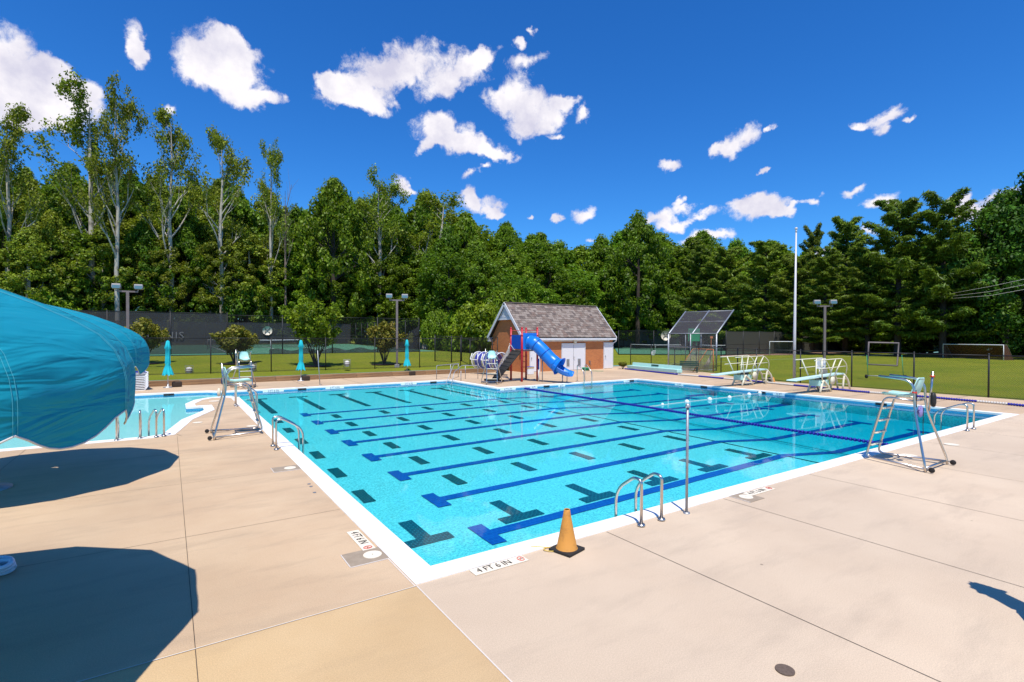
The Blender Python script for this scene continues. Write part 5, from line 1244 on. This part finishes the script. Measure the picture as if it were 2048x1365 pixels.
def tree_proto(kind,seed,H=10.,wid=4.,leaf='leafA',bark='trunk',base=.12):
    """a unit tree: trunk + crown of leaf clumps, returned as two meshes"""
    rg=random.Random(seed); nr=np.random.default_rng(seed); w=Wood(); cs=[];rad=[]
    if kind=='broad':
        w.mb.tube([(0,0,-.3),(.05,.02,H*.3),(0,.1,H*.62),(.1,0,H*.85)],[.26,.22,.13,.05],8,caps=False)
        for k in range(11):
            z=H*rg.uniform(.22,.62); a=rg.uniform(0,2*PI); w.limb((0,0,z),(math.cos(a),math.sin(a),.55),wid*rg.uniform(.35,.6),.08,1,rg)
        nl=170; lob=[(rg.uniform(0,2*PI),rg.uniform(.25,.95),rg.uniform(.75,1.2)) for _ in range(9)]
        while len(cs)<nl:
            u=rg.random()**.75; z=H*(base+(1-base)*u); e=math.sin(PI*min(1,(u*.86+.14)))**.6*(1 if u<.55 else (1-((u-.55)/.45)**2.2*.75))
            a=rg.uniform(0,2*PI); bump=1
            for la,lz,ls in lob:
                dd=math.cos(a-la); 
                if dd>.6 and abs(u-lz)<.16: bump*=ls
            R=wid*e*bump*(rg.uniform(.35,1)**.4); cs.append((R*math.cos(a),R*math.sin(a),z)); rad.append(rg.uniform(.28,.95)*wid/4.2)
        v,f=clump_leaves(cs,rad,130 if leaf!='leafC' else 230,(.17 if leaf!='leafC' else .115)*wid/4,seed,.85,upb=.35)
    elif kind=='syc':
        w.mb.tube([(0,0,-.3),(.08,.0,H*.3),(-.05,.1,H*.55),(.15,0,H*.8),(.1,.05,H*.97)],[.22,.19,.14,.08,.02],8,caps=False)
        for k in range(15):
            z=H*(.34+.62*(k/15)); a=rg.uniform(0,2*PI)+k*2.4; w.limb((0.02,.03,z),(math.cos(a)*.8,math.sin(a)*.8,.95),wid*rg.uniform(.75,1.1)*(1.1-.65*k/15),.075*(1.15-k/15),2,rg,.35,.5,(2,4),.16)
        for p in w.tips:
            if rg.random()<.9: cs.append(p+Vector((rg.uniform(-.15,.15),rg.uniform(-.15,.15),rg.uniform(-.1,.2)))); rad.append(rg.uniform(.22,.55))
        v,f=clump_leaves(cs,rad,11,.115,seed,1.0,upb=.3)
    elif kind=='pine':
        w.mb.tube([(0,0,-.3),(0,.05,H*.5),(.05,0,H*.98)],[.25,.17,.02],8,caps=False)
        nb=44
        for k in range(nb):
            u=k/nb; z=H*(.13+.85*u); a=k*2.4+rg.uniform(-.4,.4); L=wid*(1-.62*u**1.6)*rg.uniform(.65,1.15)*(.75 if u<.1 else 1); el=rg.uniform(-.05,.25)+.55*u*u
            d=Vector((math.cos(a),math.sin(a),el)).normalized(); pts=[Vector((0,0,z))+d*L*t+Vector((0,0,.35*L*.3*t*t)) for t in (0,.35,.7,1)]; w.mb.tube(pts,[.05,.035,.02,.01],4,caps=False)
            for t in np.linspace(.28,1.0,7):
                p=Vector((0,0,z))+d*L*t+Vector((0,0,.1*L*t*t)); sd_=Vector((-d.y,d.x,0))*L*.30*(1.15-t)
                for s in (-1,0,1): cs.append(p+sd_*s*rg.uniform(.5,1.2)+Vector((0,0,rg.uniform(-.08,.12)))); rad.append(rg.uniform(.30,.52)*wid/4)
        v,f=clump_leaves(cs,rad,36,.07,seed,.32,elong=5.0,jit=.5,upb=.9)
    elif kind=='shrub':
        for k in range(7):
            a=rg.uniform(0,2*PI); w.limb((0,0,-.1),(math.cos(a)*.45,math.sin(a)*.45,1),H*.55,.045,1,rg,.2,.5)
        for _ in range(60):
            u=rg.random(); a=rg.uniform(0,2*PI); R=wid*math.sin(PI*(.15+.8*u))**.6*rg.uniform(.3,1)**.5; cs.append((R*math.cos(a),R*math.sin(a),H*(base+(1-base)*u))); rad.append(rg.uniform(.35,.6)*wid/1.6)
        v,f=clump_leaves(cs,rad,110,.11*wid/1.6,seed,.75,upb=.6,elong=2)
    elif kind=='vase':
        for k in range(9):
            a=k*.7+rg.uniform(-.2,.2); w.limb((0,0,-.05),(math.cos(a)*.42,math.sin(a)*.42,1),H*.52,.035,2,rg,.25,.42,(2,4),.1)
        for p in w.tips:
            if p.z>H*.28 and rg.random()<.85: cs.append(p); rad.append(rg.uniform(.18,.34)*wid/1.6)
        for _ in range(30): 
            u=rg.random(); a=rg.uniform(0,2*PI); R=wid*.8*math.sin(PI*(.2+.75*u))*rg.uniform(.3,1); cs.append((R*math.cos(a),R*math.sin(a),H*(.35+.6*u))); rad.append(rg.uniform(.2,.4))
        v,f=clump_leaves(cs,rad,24,.095,seed,.7,upb=.6,elong=1.9)
    elif kind=='dead':
        w.mb.tube([(0,0,-.3),(.1,.0,H*.4),(-.1,.1,H*.7),(.1,0,H)],[.18,.14,.1,.02],8,caps=False)
        for k in range(8): a=rg.uniform(0,2*PI); w.limb((0,0,H*rg.uniform(.5,.9)),(math.cos(a)*.5,math.sin(a)*.5,1),H*.2,.05,1,rg)
        v=None
    tm=w.mb.build('trunk',M[bark]); me_t=tm.data; bpy.data.objects.remove(tm)
    me_c=npmesh('crown',v,f,M[leaf]) if v is not None else None
    return me_t,me_c,H,wid
PR={}
for i in range(5): PR['broad%d'%i]=tree_proto('broad',11+i,10+(.5*i),3.6+.25*(i%3),'leafA')
for i in range(3): PR['syc%d'%i]=tree_proto('syc',31+i,14,2.9,'leafB','syc')
for i in range(2): PR['sycd%d'%i]=tree_proto('broad',41+i,12,3.2,'leafB','syc',.2)
for i in range(3): PR['pine%d'%i]=tree_proto('pine',51+i,11,3.6,'leafP')
for i in range(2): PR['maple%d'%i]=tree_proto('broad',61+i,9.5,4.4,'leafC','trunk',.06)
for i in range(2): PR['shrub%d'%i]=tree_proto('shrub',71+i,2.2,1.6,'leafS' if i else 'leafA')
PR['vase']=tree_proto('vase',81,3.6,1.7,'leafS'); PR['vaseY0']=tree_proto('vase',82,2.6,1.35,'leafY'); PR['vaseY1']=tree_proto('vase',83,2.6,1.3,'leafY')
PR['dead']=tree_proto('dead',91,12,2,'leafB','dead')
def put(kind,name,label,cat,p,H,W_,group=None,rz=None,tilt=0):
    mt,mc,h0,w0=PR[kind]; t=thing(name,label,cat,(p.x,p.y,p.z),random.uniform(0,6.28) if rz is None else rz,group)
    if tilt: t.rotation_euler=(tilt[0],tilt[1],t.rotation_euler.z)
    for nm,me in (('trunk',mt),('crown',mc)):
        if me is None: continue
        o=bpy.data.objects.new(nm,me); COL.objects.link(o); o.parent=t; o.scale=(W_/w0,W_/w0,H/h0)
    return t
def tree_at(kind,px,D,ytop,wpx,name,label,group=None,zb=None,**k):
    p=P(px,D,0); p.z=hgt(p.x,p.y) if zb is None else zb; H=zat(ytop,D)-p.z; return put(kind,name,label,'tree',p,H,wpx/2/F*D,group,**k)
# named trees that stand out
tree_at('syc0',186,72,205,170,'sycamore_tree','tallest pale trunked sycamore at left with bare twigs at its top')
tree_at('syc1',236,70,200,120,'sycamore_tree','slim white trunked sycamore right of the tallest one, leafy at its tip')
tree_at('syc2',342,76,238,135,'sycamore_tree','open sycamore with thin upright branches left of centre skyline')
tree_at('syc0',443,78,283,125,'sycamore_tree','open sycamore with a pale trunk above the second ornamental tree')
tree_at('syc1',543,82,312,85,'sycamore_tree','narrow sycamore spire left of the dead snag')
tree_at('syc2',18,66,235,130,'sycamore_tree','leafy sycamore standing left of the tallest sycamore')
tree_at('syc1',760,92,368,135,'sycamore_tree','sycamore with yellowish open crown left of the leaning white trunk')
tree_at('syc0',850,97,392,190,'sycamore_tree','sycamore with a leaning white trunk above the middle lamp post',tilt=(0.02,.16),rz=.4)
tree_at('dead',572,84,384,60,'dead_tree','bare grey dead snag poking above the tree line')
tree_at('broad2',1275,112,438,150,'oak_tree','big round crowned tree standing above the wood right of the pool house')
tree_at('broad0',668,86,368,150,'broadleaf_tree','dense pointed green tree left of centre rising above its neighbours')
tree_at('pine0',1625,100,462,80,'pine_tree','small pine top just right of the flagpole tip')
tree_at('pine1',1690,88,442,150,'pine_tree','open crowned pine above the right lamp post')
tree_at('pine2',1795,73,405,190,'pine_tree','tall dark pine, left one of the two tallest at right',zb=-.02)
tree_at('pine0',1885,69,400,200,'pine_tree','tall dark pine, right one of the two tallest, before the maple',zb=-.02,rz=2.2)
tree_at('maple0',2010,70,395,260,'maple_tree','broad dark maple beside the tallest pines',zb=-.02)
tree_at('maple1',2085,66,345,300,'maple_tree','nearest dark maple, taller and right of the other',zb=-.02)
tree_at('pine1',1450,95,500,150,'pine_tree','feathery pine directly above the backstop'); tree_at('pine2',1530,90,490,150,'pine_tree','feathery pine just left of the flagpole')
tree_at('pine0',1590,84,515,130,'pine_tree','feathery pine behind the flagpole'); tree_at('pine2',1650,78,520,150,'pine_tree','low branched pine behind the right lamp post')
tree_at('pine1',1735,76,500,140,'pine_tree','dense lower pine left of the two tallest pines'); tree_at('pine0',1400,100,505,120,'pine_tree','feathery pine left of the backstop overhang')
# forest fill following the skyline
sk_x=[-250,-60,0,60,130,200,300,400,480,560,600,640,700,760,830,900,960,1000,1080,1150,1220,1330,1400,1480,1540,1620,1700,1760,1850,1930,1990,2060,2300]
sk_y=[300,290,330,340,330,350,350,365,375,400,415,400,400,395,390,405,418,435,452,478,470,478,470,482,485,492,495,480,470,470,420,390,360]
rf_=random.Random(21)
def front(px):  # distance of the wood's edge
    return float(np.interp(px,[-250,0,150,300,450,600,750,860,900,1000,1250,1450,1600,1800,1950,2300],[60,64,68,74,79,85,92,97,80,84,118,112,100,84,76,70]))
def zone(px,D):
    return 'in the wood '+('beyond the big canopy' if px<300 else 'behind the left tennis court' if px<650 else 'above the middle lamp post' if px<900 else 'behind the brick pool house' if px<1250 else 'behind the backstop' if px<1480 else 'behind the flagpole' if px<1750 else 'beyond the soccer goal')
CNT={}; ORD=['first','second','third','fourth','fifth','sixth','seventh','eighth','ninth','tenth','eleventh','twelfth','thirteenth','fourteenth']
for row,(dd,off,step,wd) in enumerate([(2,92,56,120),(7,48,62,135),(14,12,66,140),(23,2,78,150)]):
    px=-230+row*20
    while px<2250:
        x=px+rf_.uniform(-14,14); D=front(x)+dd+rf_.uniform(-2,2); sky_=np.interp(x,sk_x,sk_y); yt=sky_+off+rf_.uniform(-6,22 if row>1 else 40)
        if x>1350 and row<=1: kind=rf_.choice(['pine0','pine1','pine2','maple0','broad1'])
        elif x>1900: kind=rf_.choice(['maple0','maple1','broad3'])
        elif x<600 and rf_.random()<.45: kind=rf_.choice(['sycd0','sycd1'])
        else: kind='broad%d'%rf_.randrange(5)
        nm={'p':'pine_tree','m':'maple_tree','s':'sycamore_tree','b':'broadleaf_tree'}[kind[0]]
        ds={'p':'feathery green pine','m':'dark leafy maple','s':'yellowish leafy sycamore','b':'dense broadleaf tree'}[kind[0]]
        rw=['front row','second row','deeper rows','deeper rows'][row]
        if row<2: key=(zone(x,D),row,kind[0]); CNT[key]=CNT.get(key,0)+1; lb='%s, %s from left, %s %s'%(ds,ORD[CNT[key]-1],rw,zone(x,D).replace('in the','of'))
        else: lb='%s %s, %s'%(ds,zone(x,D),rw)
        tree_at(kind,x,D,yt,wd*rf_.uniform(.85,1.25),nm,lb,'%ss %s, %s'%(ds,zone(x,D),rw))
        px+=step
# understorey shrubs along the edge of the wood
px=-200
while px<2150:
    x=px+rf_.uniform(-10,10); D=front(x)+rf_.uniform(-.5,2.5); p=P(x,D,0); p.z=hgt(p.x,p.y)-.1
    if not (1195<x<1345):
        put('shrub%d'%rf_.randrange(2),'wood_edge_shrub','green shrub at the foot of trees '+zone(x,D),'shrub',p,rf_.uniform(3.2,6.5) if x<1350 else rf_.uniform(1.6,3.4),rf_.uniform(2.2,3.6),'shrubs at the foot of trees '+zone(x,D))
    px+=rf_.uniform(40,120)
for px_,D,yt,wp,l in ((872,66,630,52,'round bright green bush at the edge of the wood right of the middle lamp post'),(955,60,615,95,'bright green bushy tree directly left of the pool house roof'),(490,80.5,585,90,'bright green bush rising behind the second ornamental tree'),(1012,70,592,95,'bright leafy bush tree behind the pool house ridge')):
    p=P(px_,D,0); p.z=hgt(p.x,p.y); put('shrub%d'%(px_%2),'bright_bush',l,'bush',p,zat(yt,D)-p.z,wp/2/F*D)
# ornamental trees on the lawn
for kd,px_,D,yt,wp,l in (('vase',632,36.5,600,128,'round bright green ornamental tree behind the middle closed umbrella'),('vaseY0',470,36.5,650,95,'bronze green ornamental tree behind the far lifeguard chair'),('vaseY1',768,39,645,85,'small bronze ornamental tree left of the middle lamp post'),('vaseY0',286,35,636,88,'bronze green ornamental tree beside the far canopy')):
    p=P(px_,D,0); p.z=hgt(p.x,p.y); put(kd,'ornamental_tree',l,'tree',p,zat(yt,D)-p.z,wp/2/F*D)
    mb=MB(); mb.disc((0,0,0),.75,20,sx=1.3); o=mb.build('mulch_ring',M['lawnmulch']); o.location=(p.x,p.y,p.z+.05); tag(o,'dark mulch ring under the '+l.split(' ornamental')[0]+' ornamental tree'+l.split('ornamental tree')[1],'mulch ring')
p=P(1246,43.5,0); put('vaseY1','low_purple_bush','low dark purple bush at the right corner of the pool house','bush',p,.62,.5)
# power line at right
mb=MB()
for dz in (0,.55,1.0): mb.tube([tuple(P(1850,75,8.3-dz*.3)),tuple(P(1980,56,8.2-dz)),tuple(P(2150,44,8.6-dz))],.02,4)
o=mb.build('power_line',M['ropewhite']); tag(o,'thin pale power lines before the dark maple at right','power line')

# ------------------------------------------------------------------ camera and output
cam=bpy.data.cameras.new('camera'); co=bpy.data.objects.new('camera',cam); COL.objects.link(co)
cam.sensor_width=36; cam.lens=36*F/2048; cam.clip_end=3000; cam.clip_start=.05
m=Matrix((( cr.x,cu.x,-cf.x,CAM.x),(cr.y,cu.y,-cf.y,CAM.y),(cr.z,cu.z,-cf.z,CAM.z),(0,0,0,1))); co.matrix_world=m
SC.camera=co
SC.view_settings.view_transform='Standard'; SC.view_settings.look='None'; SC.view_settings.exposure=.30; SC.view_settings.gamma=1
try: SC.cycles.use_denoising=True
except Exception: pass
SC.cycles.max_bounces=6; SC.cycles.transparent_max_bounces=20; SC.cycles.diffuse_bounces=2; SC.cycles.glossy_bounces=3
